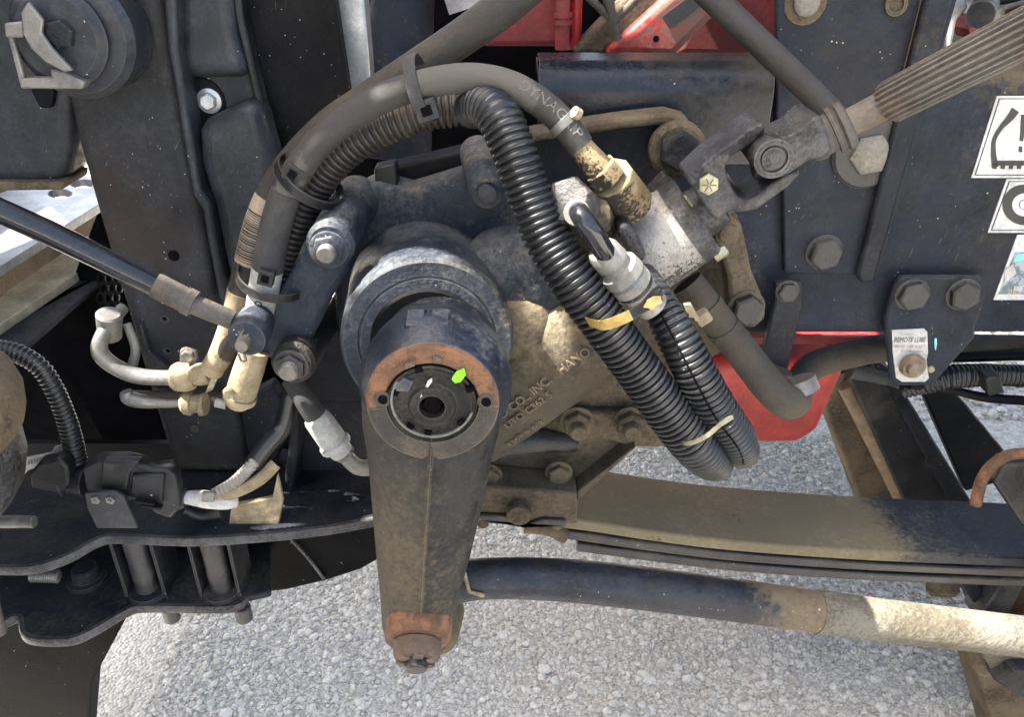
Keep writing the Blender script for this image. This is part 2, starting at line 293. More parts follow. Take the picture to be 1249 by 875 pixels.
# ------------------------------------------------------------------ small builders
def bolt(parent, px, py, Y, r, m, h=None, washer=1.35, wm=None, rot=None, hexa=True, stud=None, label=None, ax=NY, name="bolt", studm=None):
    """head centred on the pixel; Y is the surface it sits on; r in px; head height h in px"""
    s = S(px, py, Y); rr = r * s; hh = (h if h else r * .75) * s; f = P(px, py, Y - hh); base = Vector((f.x, Y, f.z))
    if ax is not NY: base = f - Vector(ax).normalized() * hh
    rot = random.random() if rot is None else rot
    b = MB(); w = rr * .10 if washer else 0
    if hexa: b.lathe(base, ax, [(w, rr * 1.05), (hh * .82, rr * 1.05), (hh, rr * .86), (hh * .97, rr * .45)], 6, rot)
    else: b.lathe(base, ax, [(w, rr), (hh * .8, rr), (hh, rr * .8)], 24)
    o = build(b, name, m, parent, bevel=rr * .05, label=label)
    if washer:
        q = MB().lathe(base, ax, [(-rr * .02, rr * washer), (rr * .09, rr * washer), (rr * .14, rr * washer * .94)], 28)
        build(q, "washer", wm or m, o)
    if stud:
        k, ln = stud; q = MB(); pr = []; n = 9
        a0 = hh * .8; a1 = hh + ln * s
        for i in range(n):
            a = a0 + (a1 - a0) * i / (n - 1); pr += [(a, rr * k * (1 if i % 2 else .93))]
        pr += [(a1 + rr * .08, rr * k * .8)]
        q.lathe(base, ax, pr, 20); build(q, "stud", studm or m, o)
    return o
def corr(path, pitch, depth, seg=22, mb=None):
    p = resample(path, pitch / 6); n = len(p); k = np.arange(n) % 6
    g = np.choose(k, [.975, 1.0, 1.0, .975, 1 - depth * 1.5, 1 - depth * 1.5])
    p[:, 3] *= g * (1 + .022 * np.sin(np.arange(n) * .031 + 1.3) + np.repeat(np.random.normal(0, .008, n // 6 + 1), 6)[:n]); return (mb or MB()).tube(p, seg)
def ellipse_loop(c, u, v, n=36):
    return [c + u * math.cos(2 * math.pi * i / n) + v * math.sin(2 * math.pi * i / n) for i in range(n)]
def cable_tie(px, py, Y, r, along, label, m, head=None, wpx=7, group="cable ties on the hoses", r2=None, mh=None, hY=None):
    """ring round a hose: along = image direction of the hose (dx, dy)"""
    s = S(px, py, Y); c = P(px, py, Y); d = (P(px + along[0], py + along[1], Y) - c).normalized()
    u, v = frame(d)
    # v0: the in-image direction across the hose
    acr = d.cross(Vector((0, -1, 0))).normalized(); dep = d.cross(acr).normalized()
    o = thing("cable_tie", label, "cable tie", c, group)
    build(MB().band(ellipse_loop(c, acr * r * s, dep * (r2 or r) * s), d * wpx * .5 * s, .0014), "strap", m, o, bevel=.0003)
    hp = P(*head, hY) if head else c - dep * r * s
    if head is None: pass
    hb = MB().box(hp, d * wpx * .85 * s, acr * wpx * .8 * s, Vector((0, 1, 0)) * wpx * .55 * s)
    h = build(hb, "head", mh or m, o, bevel=.0006)
    build(MB().box(hp + Vector((0, -wpx * .56 * s, 0)), d * wpx * .42 * s, acr * wpx * .4 * s, Vector((0, 1, 0)) * wpx * .06 * s), "slot", M['void'], h)
    return o
def text_mesh(txt, size=1.0, extrude=0.0):
    c = bpy.data.curves.new("text", 'FONT'); c.body = txt; c.size = size; c.extrude = extrude; c.resolution_u = 3
    t = bpy.data.objects.new("text", c); COL.objects.link(t)
    dg = bpy.context.evaluated_depsgraph_get(); me = bpy.data.meshes.new_from_object(t.evaluated_get(dg))
    v = [x.co.copy() for x in me.vertices]; f = [tuple(p.vertices) for p in me.polygons]
    bpy.data.objects.remove(t); bpy.data.curves.remove(c); bpy.data.meshes.remove(me); return v, f
def flat_text(txt, o, ux, uy, n, size, extrude=.0002, condense=1.0):
    v, f = text_mesh(txt, size, extrude); return MB().add([o + ux * (a.x * condense) + uy * a.y + n * (a.z) for a in v], f)

# ================================================================== GROUND
g = MB().add([(-60, -60, 0), (60, -60, 0), (60, 60, 0), (-60, 60, 0)], [(0, 1, 2, 3)])
def gravel_mat(name, stones):
    m = bpy.data.materials.new(name); m.use_nodes = True; nt = m.node_tree; N = nt.nodes; L = nt.links; b = N["Principled BSDF"]
    geo = N.new("ShaderNodeNewGeometry"); ramp = N.new("ShaderNodeValToRGB"); e = ramp.color_ramp.elements
    e[0].position = 0; e[0].color = (.43, .42, .385, 1); e[1].position = 1; e[1].color = (.70, .685, .645, 1)
    k = ramp.color_ramp.elements.new(.5); k.color = (.60, .58, .53, 1)
    if stones: L.new(geo.outputs["Random Per Island"], ramp.inputs[0])
    else:
        vo = N.new("ShaderNodeTexVoronoi"); vo.inputs["Scale"].default_value = 190; L.new(geo.outputs["Position"], vo.inputs["Vector"])
        sx = N.new("ShaderNodeSeparateXYZ"); L.new(vo.outputs["Color"], sx.inputs[0]); L.new(sx.outputs[0], ramp.inputs[0])
        bp = N.new("ShaderNodeBump"); bp.inputs["Strength"].default_value = 1; bp.inputs["Distance"].default_value = .0035; bp.invert = True
        L.new(vo.outputs["Distance"], bp.inputs["Height"]); L.new(bp.outputs[0], b.inputs["Normal"])
    n = N.new("ShaderNodeTexNoise"); n.inputs["Scale"].default_value = 260 if stones else 40; n.inputs["Detail"].default_value = 6; L.new(geo.outputs["Position"], n.inputs["Vector"])
    mx = N.new("ShaderNodeMix"); mx.data_type = 'RGBA'; mx.blend_type = 'MULTIPLY'; mx.inputs[0].default_value = .8
    r2 = N.new("ShaderNodeValToRGB"); r2.color_ramp.elements[0].position = .3; r2.color_ramp.elements[0].color = (.7, .69, .67, 1); r2.color_ramp.elements[1].position = .7
    L.new(n.outputs[0], r2.inputs[0]); L.new(ramp.outputs[0], mx.inputs[6]); L.new(r2.outputs[0], mx.inputs[7]); L.new(mx.outputs[2], b.inputs["Base Color"])
    b.inputs["Roughness"].default_value = .9; return m
build(g, "ground", gravel_mat("gravel_bed", False), kind="structure", recalc=False)
def gravel():
    t = (1 + 5 ** .5) / 2
    iv = np.array([(-1, t, 0), (1, t, 0), (-1, -t, 0), (1, -t, 0), (0, -1, t), (0, 1, t), (0, -1, -t), (0, 1, -t), (t, 0, -1), (t, 0, 1), (-t, 0, -1), (-t, 0, 1)]); iv /= np.linalg.norm(iv[0])
    it = np.array([(0, 11, 5), (0, 5, 1), (0, 1, 7), (0, 7, 10), (0, 10, 11), (1, 5, 9), (5, 11, 4), (11, 10, 2), (10, 7, 6), (7, 1, 8), (3, 9, 4), (3, 4, 2), (3, 2, 6), (3, 6, 8), (3, 8, 9), (4, 9, 5), (2, 4, 11), (6, 2, 10), (8, 6, 7), (9, 8, 1)])
    rng = np.random.default_rng(5)
    def batch(n, x0, x1, y0, y1, rm):
        x = rng.uniform(x0, x1, n); y = rng.uniform(y0, y1, n); r = np.clip(rm * rng.lognormal(0, .5, n), rm * .4, rm * 4.2); return x, y, r
    B = [batch(116000, -.58, .88, .04, 0.88, .0022), batch(13000, -.2, 1.9, .95, 2.6, .0056)]
    x, y, r = [np.concatenate([b[i] for b in B]) for i in range(3)]; n = len(x)
    q = rng.normal(size=(n, 4)); q /= np.linalg.norm(q, axis=1)[:, None]; a, b, c, d = q.T
    Rm = np.stack([np.stack([1 - 2 * (c * c + d * d), 2 * (b * c - a * d), 2 * (b * d + a * c)], -1), np.stack([2 * (b * c + a * d), 1 - 2 * (b * b + d * d), 2 * (c * d - a * b)], -1), np.stack([2 * (b * d - a * c), 2 * (c * d + a * b), 1 - 2 * (b * b + c * c)], -1)], 1)
    sc = rng.uniform(.65, 1.3, (n, 1, 3)); v = iv[None] * sc * rng.uniform(.8, 1.2, (n, 12, 1)); v = np.einsum('nij,nkj->nki', Rm, v)
    v[:, :, 2] *= .75; v *= r[:, None, None]; v[:, :, 0] += x[:, None]; v[:, :, 1] += y[:, None]; v[:, :, 2] += (r * rng.uniform(-.12, .45, n))[:, None]
    f = (it[None] + (np.arange(n) * 12)[:, None, None]).reshape(-1, 3); v = v.reshape(-1, 3)
    me = bpy.data.meshes.new("gravel"); me.vertices.add(len(v)); me.vertices.foreach_set("co", v.ravel()); me.loops.add(f.size); me.polygons.add(len(f))
    me.loops.foreach_set("vertex_index", f.ravel().astype(np.int32)); me.polygons.foreach_set("loop_start", np.arange(0, f.size, 3, dtype=np.int32))
    me.update(calc_edges=True); me.materials.append(gravel_mat("gravel_stones", True))
    me.shade_flat(); o = bpy.data.objects.new("gravel", me); COL.objects.link(o)
    tag(o, "loose pale grey gravel spread over the ground below the truck", "gravel", kind="stuff")
gravel()

# ================================================================== FRAME RAIL (right)
zt = P(800, 88, 0).z; zb = P(1000, 411, 0).z; xl = P(657, 90, 0).x
rail = thing("frame_rail", "navy black frame rail running to the right edge behind the steering shaft", "frame rail", (0.3, 0.05, zb))
# channel: web, top flange, bottom flange with rounded outer corner
def rail_section(x0, x1, zb, zt, fl=.085, th=.009, rad=.014):
    pr = []
    for i in range(6):
        a = math.pi / 2 * i / 5; pr.append((rad - rad * math.sin(a), zt - rad + rad * math.cos(a)))
    for i in range(6):
        a = math.pi / 2 * i / 5; pr.append((rad - rad * math.cos(a), zb + rad - rad * math.sin(a)))
    pr = [(fl, zt)] + pr + [(fl, zb), (fl, zb + th), (th, zb + th), (th, zt - th), (fl, zt - th)]
    return [Vector((x0, y, z)) for y, z in pr], (x1 - x0, 0, 0)
build(MB().prism(*rail_section(xl, 1.3, zb, zt)), "channel", M['rail'], rail, smooth=40)
# front flange piece with dusty bluish paint lying over the left end of the rail
fl = []
z1 = P(800, 90, -.004).z
xa, xb = P(658, 75, -.01).x, P(948, 75, -.01).x; zf = P(800, 66, .04).z; zl = P(800, 200, -.014).z
sec = [Vector((xa, .05, zf))] + [Vector((xa, -.014 + .026 * (1 - math.sin(a)), zf - .026 * (1 - math.cos(a)))) for a in [R(7.5 * k_) for k_ in range(13)]] + [Vector((xa, -.014, zl)), Vector((xa, -.004, zl)), Vector((xa, -.004, zf - .03)), Vector((xa, .05, zf - .01))]
build(MB().prism(sec, (xb - xa, 0, 0)), "flange_plate", M['flange'], rail, smooth=45)
# reinforcement plate and raised rib
rp = build(MB().plate([(948, -60), (1185, -60), (1070, 342), (1046, 336), (957, 334), (956, 240), (947, 150)], -.010, .010), "reinforcing_plate", M['rail'], rail, bevel=.002)
build(MB().plate([(1144, -60), (1180, -60), (1067, 345), (1050, 346), (1046, 336)], -.020, .010), "rib", M['black'], rail, bevel=.003)
build(MB().plate([(1138, -60), (1145, -60), (1047, 337), (1043, 336)], -.013, .004), "weld_bead", M['brown'], rail, bevel=.002)
bolt(rail, 985, 4, -.010, 16, M['zinc'], h=9, washer=1.6, wm=M['brown'], hexa=False)
bolt(rail, 1064, 190, -.010, 25, M['zinc'], h=12, washer=1.12, wm=M['zinc'], rot=.2)
build(MB().lathe(P(1060, 186, -.012), NY, [(-.002, .032), (.001, .0325), (.003, .030)], 32), "spacer", M['bolt'], rail)
bolt(rail, 1010, 313, -.010, 20, M['bolt'], h=14, washer=1.15, rot=.3)
build(MB().lathe(P(1092, 5, -.010), NY, [(-.001, .009), (.003, .009), (.003, .006), (.0005, .006)], 20), "hole_rim", M['brown'], rail)
# decals on the rail (cut by the frame edge in the picture)
def decal(px, label):
    d = build(MB().plate(px, -.0012, .0010), "decal", M['decal'], rail, label=label); return d
def inset(px, k):
    c = np.mean(px, axis=0); return [tuple(c + (np.array(p) - c) * k) for p in px]
def outline(px, Y, w, d, m, name="border"):
    q = np.array(px, float); c = q.mean(0); inn = [tuple(c + (p - c) * (1 - w)) for p in q]
    build(MB().plate(px, Y, .0004, holes=[inn]), name, m, d)
A = [(1216, 117), (1330, 117), (1302, 217), (1185, 217)]
d = decal(A, "white decal with the tyre pressure symbol"); outline([(1219, 120), (1326, 120), (1299, 214), (1189, 214)], -.0018, .018, d, M['ink'])
def stroke(pts, wpx, Y, m, d, name="symbol"):
    pts = spline([(a, b) for a, b in pts], 6); n = len(pts); T = np.gradient(pts, axis=0); T /= np.linalg.norm(T, axis=1)[:, None]; Nn = np.stack([-T[:, 1], T[:, 0]], 1)
    wv = np.interp(np.linspace(0, 1, n), np.linspace(0, 1, len(wpx)), wpx)[:, None] / 2 if hasattr(wpx, '__len__') else wpx / 2
    l = [tuple(p) for p in pts + Nn * wv]; r = [tuple(p) for p in pts - Nn * wv]
    b = MB(); 
    for i in range(n - 1): b.plate([l[i], l[i + 1], r[i + 1], r[i]], Y, .0004)
    build(b, name, m, d)
stroke([(1239, 134), (1232, 144), (1221, 156), (1213, 170), (1212, 185), (1214, 204)], [10, 8, 5, 5, 6, 8], -.0020, M['ink'], d)
stroke([(1212, 199), (1240, 199), (1290, 199)], 6, -.0020, M['ink'], d)
for k in range(6): stroke([(1214 + k * 10, 199), (1213 + k * 10, 206)], 5, -.0020, M['ink'], d)
stroke([(1243, 182), (1247, 182)], 7, -.0020, M['ink'], d); stroke([(1250, 140), (1246, 172)], [8, 4], -.0020, M['ink'], d)
stroke([(1282, 134), (1290, 150), (1291, 175), (1284, 199)], [9, 6, 5, 7], -.0020, M['ink'], d)
B = [(1228, 218.5), (1340, 218.5), (1318, 284), (1205, 284)]
d = decal(B, "white decal with a tyre seen from the side"); outline([(1231, 221), (1336, 221), (1315, 281), (1209, 281)], -.0018, .02, d, M['ink'])
ck = lambda cx, cy, r, n=28: [(cx + r * math.cos(2 * math.pi * i / n) * 1.0, cy + r * .92 * math.sin(2 * math.pi * i / n)) for i in range(n)]
build(MB().plate(ck(1250, 250, 27), -.0020, .0004, holes=[ck(1250, 250, 15.5)]), "symbol", M['ink'], d)
build(MB().plate(ck(1250, 250, 7), -.0020, .0004, holes=[ck(1250, 250, 5.8)]), "symbol", M['inkgrey'], d)
C_ = [(1241, 286.5), (1340, 286.5), (1312, 366), (1212, 366)]
d = decal(C_, "white decal with a colour picture"); build(MB().plate([(1238, 308), (1336, 308), (1310, 359), (1218, 359)], -.0018, .0004), "picture", M['picture'], d)
build(MB().plate([(1225, 330), (1236, 322), (1240, 334), (1226, 345)], -.0024, .0004), "picture_detail", M['white'], d)
build(MB().plate([(1240, 310), (1262, 308), (1258, 316), (1236, 320)], -.0024, .0004), "picture_detail", M['teal'], d)
build(MB().plate([(1237, 349), (1248, 349), (1247, 355), (1236, 355)], -.0024, .0004), "picture_detail", M['white'], d)

# gear mounting ear with the long dusty top edge
ear = thing("mounting_bracket", "black bracket with long dusty top edge and big bolt under the rail flange", "bracket", P(740, 250, -.03))
build(MB().plate([(628, 172), (700, 157), (760, 147), (815, 141), (838, 148), (850, 170), (852, 200), (838, 215), (800, 222), (700, 262), (628, 262)], -.030, .030), "plate", M['black'], ear, bevel=.006, segs=3)
build(MB().plate([(628, 166), (700, 153), (760, 144), (815, 138), (838, 144), (850, 160), (838, 158), (815, 152), (760, 157), (628, 178)], -.050, .03), "lip", M['brown'], ear, bevel=.004)
build(MB().lathe(P(826, 182, -.052), NY, [(-.004, .024), (.004, .0235), (.007, .020)], 28), "boss", M['brown'], ear)
bolt(ear, 830, 186, -.056, 24, M['black'], h=16, washer=1.1, wm=M['brown'], rot=.5)
build(MB().plate([(470, 206), (560, 185), (640, 166), (640, 200), (560, 222), (470, 240)], -.012, .03), "spacer_bar", M['dark'], ear, bevel=.004)
build(MB().plate([(456, 205), (482, 200), (485, 228), (470, 236), (457, 225)], -.04, .02), "clip", M['plasticdark'], ear, bevel=.002)

# bracket link with two bolts right of the valve
lk = thing("link_bracket", "dusty brown link arm with a bolt at each end right of the valve", "bracket", P(905, 330, -.05))
build(MB().plate([(872, 285), (878, 270), (892, 266), (905, 272), (917, 330), (934, 372), (934, 390), (920, 402), (902, 400), (892, 388), (888, 340)], -.065, .03), "arm", M['brown'], lk, bevel=.004)
bolt(lk, 890, 287, -.065, 12, M['brown'], h=8, washer=1.3, hexa=False)
bolt(lk, 914, 382, -.065, 19, M['bolt'], h=16, washer=1.2, wm=M['brown'], rot=.4)
build(MB().plate([(840, 255), (900, 262), (905, 420), (860, 440), (815, 420), (800, 340)], -.02, .015), "back_plate", M['brown'], lk, bevel=.002)

# strap bracket
st = thing("strap_bracket", "slim black strap with one bolt hanging from the bottom of the rail", "bracket", P(950, 440, -.02))
build(MB().plate([(947, 346), (980, 344), (981, 365), (961, 452), (926, 452), (945, 372)], -.024, .010), "strap", M['black'], st, bevel=.002)
bolt(st, 963, 359, -.024, 12, M['bolt'], h=9, washer=1.2, rot=.1)

# remote lube plate
lp = thing("lube_plate", "black bracket plate with the REMOTE LUBE sticker and two bolts", "bracket", P(1135, 470, -.02))
build(MB().plate([(1100, 338), (1196, 338), (1207, 344), (1204, 366), (1190, 398), (1190, 412), (1138, 471), (1096, 472), (1087, 466), (1080, 390), (1092, 350)], -.018, .009), "plate", M['rail'], lp, bevel=.003)
bolt(lp, 1117, 364, -.018, 18, M['bolt'], h=12, washer=1.15, rot=.25); bolt(lp, 1180, 364, -.018, 18, M['bolt'], h=12, washer=1.15, rot=.7)
def rrect(x0, y0, x1, y1, r=5):
    o = []
    for cx, cy, a0 in ((x1 - r, y0 + r, -90), (x1 - r, y1 - r, 0), (x0 + r, y1 - r, 90), (x0 + r, y0 + r, 180)):
        for k in range(4): a = R(a0 + 30 * k); o.append((cx + r * math.cos(a), cy + r * math.sin(a)))
    return o
sk = build(MB().plate([(1088, 403), (1127, 401), (1131, 405), (1132, 430), (1130, 440), (1133, 462), (1128, 466), (1100, 466), (1093, 461), (1089, 430)], -.0192, .001), "sticker", M['white'], lp)
def label_text(par, txt, px, py, Y, wpx, hpx, m, name="lettering", slope=0.0):
    o = P(px, py, Y); ux = (P(px + 100, py + slope * 100, Y) - o).normalized(); s = S(px, py, Y)
    v, f = text_mesh(txt, 1.0, 0.0); w = max(a.x for a in v) - min(a.x for a in v)
    uy = Vector((0, 0, 1)) * hpx * s * 1.35; uxv = ux * (wpx * s / w)
    return build(MB().add([o + uxv * a.x + uy * a.y for a in v], f), name, m, par, recalc=False)
label_text(sk, "REMOTE LUBE", 1090, 417.5, -.0200, 38, 7.0, M['ink'])
label_text(sk, "FRONT LUBE BULK'D", 1090.5, 424.5, -.0200, 38, 3.6, M['redink'])
label_text(sk, "Not Required", 1098, 430, -.0200, 27, 3.4, M['inkgrey'])
label_text(sk, "IMPORTANT", 1103, 409.5, -.0200, 12, 2.6, M['inkgrey'])
build(MB().lathe(P(1112, 445, -.020), NY, [(0, .0125), (.004, .0125), (.007, .0115), (.007, .0085), (.0115, .0075), (.012, .003)], 26), "grease_cap", M['grease'], lp)
build(MB().lathe(P(1135, 450, -.019), NY, [(0, .0035), (.003, .003), (.004, .001)], 9), "dirt_clump", M['tanhose'], lp)
build(MB().plate([(1140, 413), (1142.5, 413), (1143, 420), (1141.5, 428), (1140, 424)], -.0188, .0006), "paint_mark", M['teal'], lp)

# ================================================================== STEERING GEAR
C1 = P(522, 418, -.165); C0 = P(518, 345, -.015); ax = (C1 - C0).normalized(); s1 = S(522, 418, -.165); Rg = 106 * s1; Lg = (C1 - C0).length
gear = thing("steering_gear", "large dusty black cast steering gear box in the middle of the picture", "steering gear", (C0.x, C0.y, P(600, 560, -.09).z))
pr = [(-Lg, Rg * 1.16), (-Lg * .92, Rg * 1.07), (-Lg * .80, Rg * 1.02), (-Lg * .6, Rg * 1.0), (-.03, Rg * 1.0), (-.006, Rg), (-.002, Rg * .985), (0, Rg * .955), (-.0002, Rg * .80), (-.0022, Rg * .79), (-.0022, Rg * .775), (-.0003, Rg * .765), (-.0008, Rg * .3)]
build(MB().lathe(C1, ax, pr, 72), "sector_housing", M['gear'], gear, smooth=32)
build(MB().lathe(C1 - ax * .0025, ax, [(0, Rg * .66), (.004, Rg * .66), (.006, Rg * .63), (.006, Rg * .45)], 48), "seal", M['dark'], gear)
# casting web with bosses behind
cw = [(425, 250), (440, 226), (462, 222), (500, 232), (560, 214), (575, 196), (600, 190), (618, 205), (638, 240), (648, 300), (640, 420), (600, 480), (500, 480), (410, 430), (405, 340), (430, 300)]
build(MB().plate(cw, -.046, .040), "flange", M['gear'], gear, bevel=.010, segs=4)
build(MB().cyl(P(583, 185, -.01), P(594, 238, -.095), .0165, .0145, 28, ch=.003), "boss", M['gear'], gear)
bolt(gear, 594, 238, -.105, 12, M['bolt'], h=5, washer=0, hexa=False)
# bore
A0 = P(556, 512, -.085); B0 = P(772, 350, -.085); rb = 76 * S(650, 440, -.12); bx = (B0 - A0).normalized(); Lb = (B0 - A0).length
build(MB().lathe(A0, bx, [(-.01, rb * .8), (0, rb * .95), (.01, rb), (Lb * .80, rb), (Lb * .86, rb * .93), (Lb * .90, rb * .80), (Lb, rb * .76)], 64), "bore_housing", M['bore'], gear, smooth=40)
# fillet shoulder between sector and bore
build(MB().tube(spline([(*P(575, 330, -.06), .012), (*P(592, 330, -.065), .036), (*P(625, 335, -.072), .044), (*P(665, 335, -.078), .043), (*P(705, 330, -.082), .038), (*P(740, 318, -.085), .030), (*P(765, 308, -.085), .010)], 8), 36), "shoulder", M['gear'], gear, smooth=60)
build(MB().lathe(P(652, 392, -.098), Vector((.55, -.75, .25)), [(-.03, .040), (-.01, .043), (.008, .040), (.020, .031), (.026, .020), (.028, .006)], 40), "bulge", M['bore'], gear, smooth=80)
# cast lettering wrapped on the bore
def bore_text(txt, px, py, size, proud=.0028):
    u, w = frame(bx)
    # find the point of the bore surface seen at this pixel
    d = ray(px, py).normalized(); o = CAM - A0; dp = d - bx * d.dot(bx); op = o - bx * o.dot(bx)
    a, b, c = dp.dot(dp), 2 * dp.dot(op), op.dot(op) - rb * rb; t = (-b - math.sqrt(max(0, b * b - 4 * a * c))) / (2 * a)
    h = o + d * t; x0 = h.dot(bx); rad = (h - bx * x0); ang = math.atan2(rad.dot(w), rad.dot(u))
    # direction of 'up' for the letters: towards image-up side
    test = u * math.cos(ang + .1) + w * math.sin(ang + .1) - (u * math.cos(ang) + w * math.sin(ang)); sg = 1 if test.z > 0 else -1
    v, f = text_mesh(txt, size, proud); out = []
    for q in v:
        aa = ang + sg * q.y / rb; rr = rb + q.z
        out.append(A0 + bx * (x0 + q.x) + (u * math.cos(aa) + w * math.sin(aa)) * rr)
    build(MB().add(out, f), "cast_lettering", M['boretext'], gear)
bore_text("RD CO., INC.   HANO", 606, 514, .0108)
bore_text("UTO C362 5", 619, 521, .0095)
bore_text("3307 5 6 2", 620, 543, .0095)
# casting seam
# valve body
V0 = P(764, 322, -.095); V1 = P(868, 250, -.095); vx = (V1 - V0).normalized(); Lv = (V1 - V0).length; rv = 57 * S(820, 285, -.12)
build(MB().lathe(V0, vx, [(-.012, rv * .9), (0, rv), (Lv * .60, rv), (Lv * .62, rv * .985), (Lv * .66, rv)], 56), "valve_body", M['valve'], gear)
build(MB().lathe(V0 + vx * Lv * .66, vx, [(0, rv * .99), (Lv * .14, rv * .99), (Lv * .18, rv * .93), (Lv * .18, rv * .6), (Lv * .40, rv * .55), (Lv * .42, rv * .4)], 56), "valve_cap", M['joint'], gear)
build(MB().lathe(V0 + vx * Lv * .93, vx, [(0, rv * .40), (Lv * .35, rv * .40)], 32), "input_shaft", M['jointbrown'], gear)
for (x, y, r, m_) in ((836, 248, 10, 'zincyellow'), (858, 272, 9, 'zincyellow'), (880, 305, 11, 'zincyellow'), (860, 385, 12, 'tanhose')):
    c = P(x, y, -.11); build(MB().lathe(c - vx * .008, vx, [(0, r * 1.05 * .00058), (.010, r * 1.05 * .00058), (.012, r * .0005)], 6, .3), "bolt", M[m_], gear, bevel=.0004)
for (x0, y0, x1, y1) in ((797, 228, 816, 214),):
    build(MB().cyl(P(x0 + 2, y0 + 14, -.08), P(x1 + 4, y1 + 6, -.08), .0125, seg=6), "plug", M['black'], gear, bevel=.001)
# fitting block of the return port
build(MB().cyl(P(768, 250, -.12), P(744, 216, -.145), .0190, .0170, 10, ch=.0015), "port_block", M['brass'], gear, bevel=.0015)
# pressure port boss
build(MB().plate([(752, 283), (762, 272), (772, 278), (790, 312), (784, 322), (772, 318)], -.16, .03), "port_boss", M['joint'], gear, bevel=.004)
build(MB().cyl(P(735, 290, -.07), P(716, 262, -.155), .021, .017, 28), "pressure_port", M['bore'], gear)

# ================================================================== left casting arm with two long studs
la = thing("rod_bracket", "navy black cast bracket left of the gear carrying two long studs", "bracket", P(380, 440, -.06))
build(MB().cyl(P(437, 240, -.03), P(402, 300, -.145), .0205, .0185, 32, ch=.003), "stud_boss", M['gear'], la)
build(MB().cyl(P(388, 392, -.03), P(357, 444, -.145), .0195, .0180, 32, ch=.003), "stud_boss", M['armlow'], la)
build(MB().plate([(402, 262), (432, 300), (428, 330), (402, 368), (392, 392), (372, 430), (352, 442), (330, 440), (305, 430), (283, 408), (288, 384), (312, 376), (336, 362), (352, 336), (368, 300)], -.120, .035), "arm", M['gear'], la, bevel=.006, segs=3)
bolt(la, 399, 308, -.145, 19, M['gear'], h=10, washer=1.25, wm=M['gear'], rot=.2, stud=(.62, 9), studm=M['zinc'], name="nut")
bolt(la, 353, 451, -.145, 18, M['bolt'], h=10, washer=1.2, wm=M['bolt'], rot=.4, stud=(.66, 9), studm=M['zinc'], name="nut")
build(MB().plate([(314, 393), (321, 390), (326, 396), (318, 404)], -.1222, .0012), "paint_mark", M['blue'], la)

# strut rod with rod end
sr = thing("strut_rod", "glossy black rod with dusty brown end fitting crossing the left tower", "rod", P(150, 350, -.15))
p = lambda x, y, Y, r: (*P(x, y, Y), r * S(x, y, Y))
build(MB().tube(np.array([p(-60, 230, -.17, 15), p(60, 284, -.16, 15.5), p(192, 349, -.15, 14.5)]), 28), "rod", M['gloss'], sr)
build(MB().tube(np.array([p(188, 347, -.15, 14.5), p(192, 349, -.15, 16), p(226, 366, -.15, 15.5), p(226.5, 366.2, -.15, 17), p(236, 371, -.15, 17), p(237, 371.5, -.15, 12.5), p(284, 391, -.15, 12)]), 28), "end_fitting", M['jointbrown'], sr)
build(MB().lathe(P(303, 410, -.16), NY, [(-.03, .013), (-.012, .0155), (0, .016), (.005, .0145), (.006, .0095), (.0065, .004)], 36), "rod_end", M['gear'], sr)
build(MB().lathe(P(296, 420, -.172), NY, [(-.01, .0055), (.002, .0055), (.004, .0048), (.004, .001)], 20), "pin", M['zinc'], sr)
ct = MB(); ct.tube(np.array([p(290, 414, -.178, 1.3), p(297, 402, -.18, 1.3)]), 6); ct.tube(np.array([p(291, 404, -.178, 1.3), p(297, 412, -.18, 1.3), p(303, 408, -.178, 1.3)]), 6)
build(ct, "cotter_pin", M['zinc'], sr)
build(MB().tube(pathpx([(290, 424, -.17, 1.5), (297, 432, -.172, 1.5), (300, 440, -.17, 1.5), (294, 440, -.17, 1.5), (291, 432, -.17, 1.5)]), 6), "wire_loop", M['zinc'], sr)

# ================================================================== PITMAN ARM
arm = thing("pitman_arm", "black and tan steering arm hanging down from the gear shaft with rusty ring", "steering arm", P(510, 815, -.22))
YH = -.245; HC = P(528, 490, YH); sh = S(528, 490, YH)
# hub collar (slanted blue black rim) as a lathe, cut shape below continues into the arm loft
build(MB().lathe(HC, NY, [(-.075, 80 * sh), (-.052, 84 * sh), (-.046, 92 * sh), (-.028, 97 * sh), (-.020, 96 * sh), (0, 81 * sh), (-.002, 50 * sh)], 56), "hub", M['armhub'], arm, smooth=30)
# raised lug on the hub top
for dx in (-.0095, .0075): build(MB().box(HC + Vector((dx - .002, .024, 92.5 * sh)), (.0075, 0, 0), (0, .009, .0028), (0, -.001, .0018)), "lug", M['armhub'], arm, bevel=.0022)
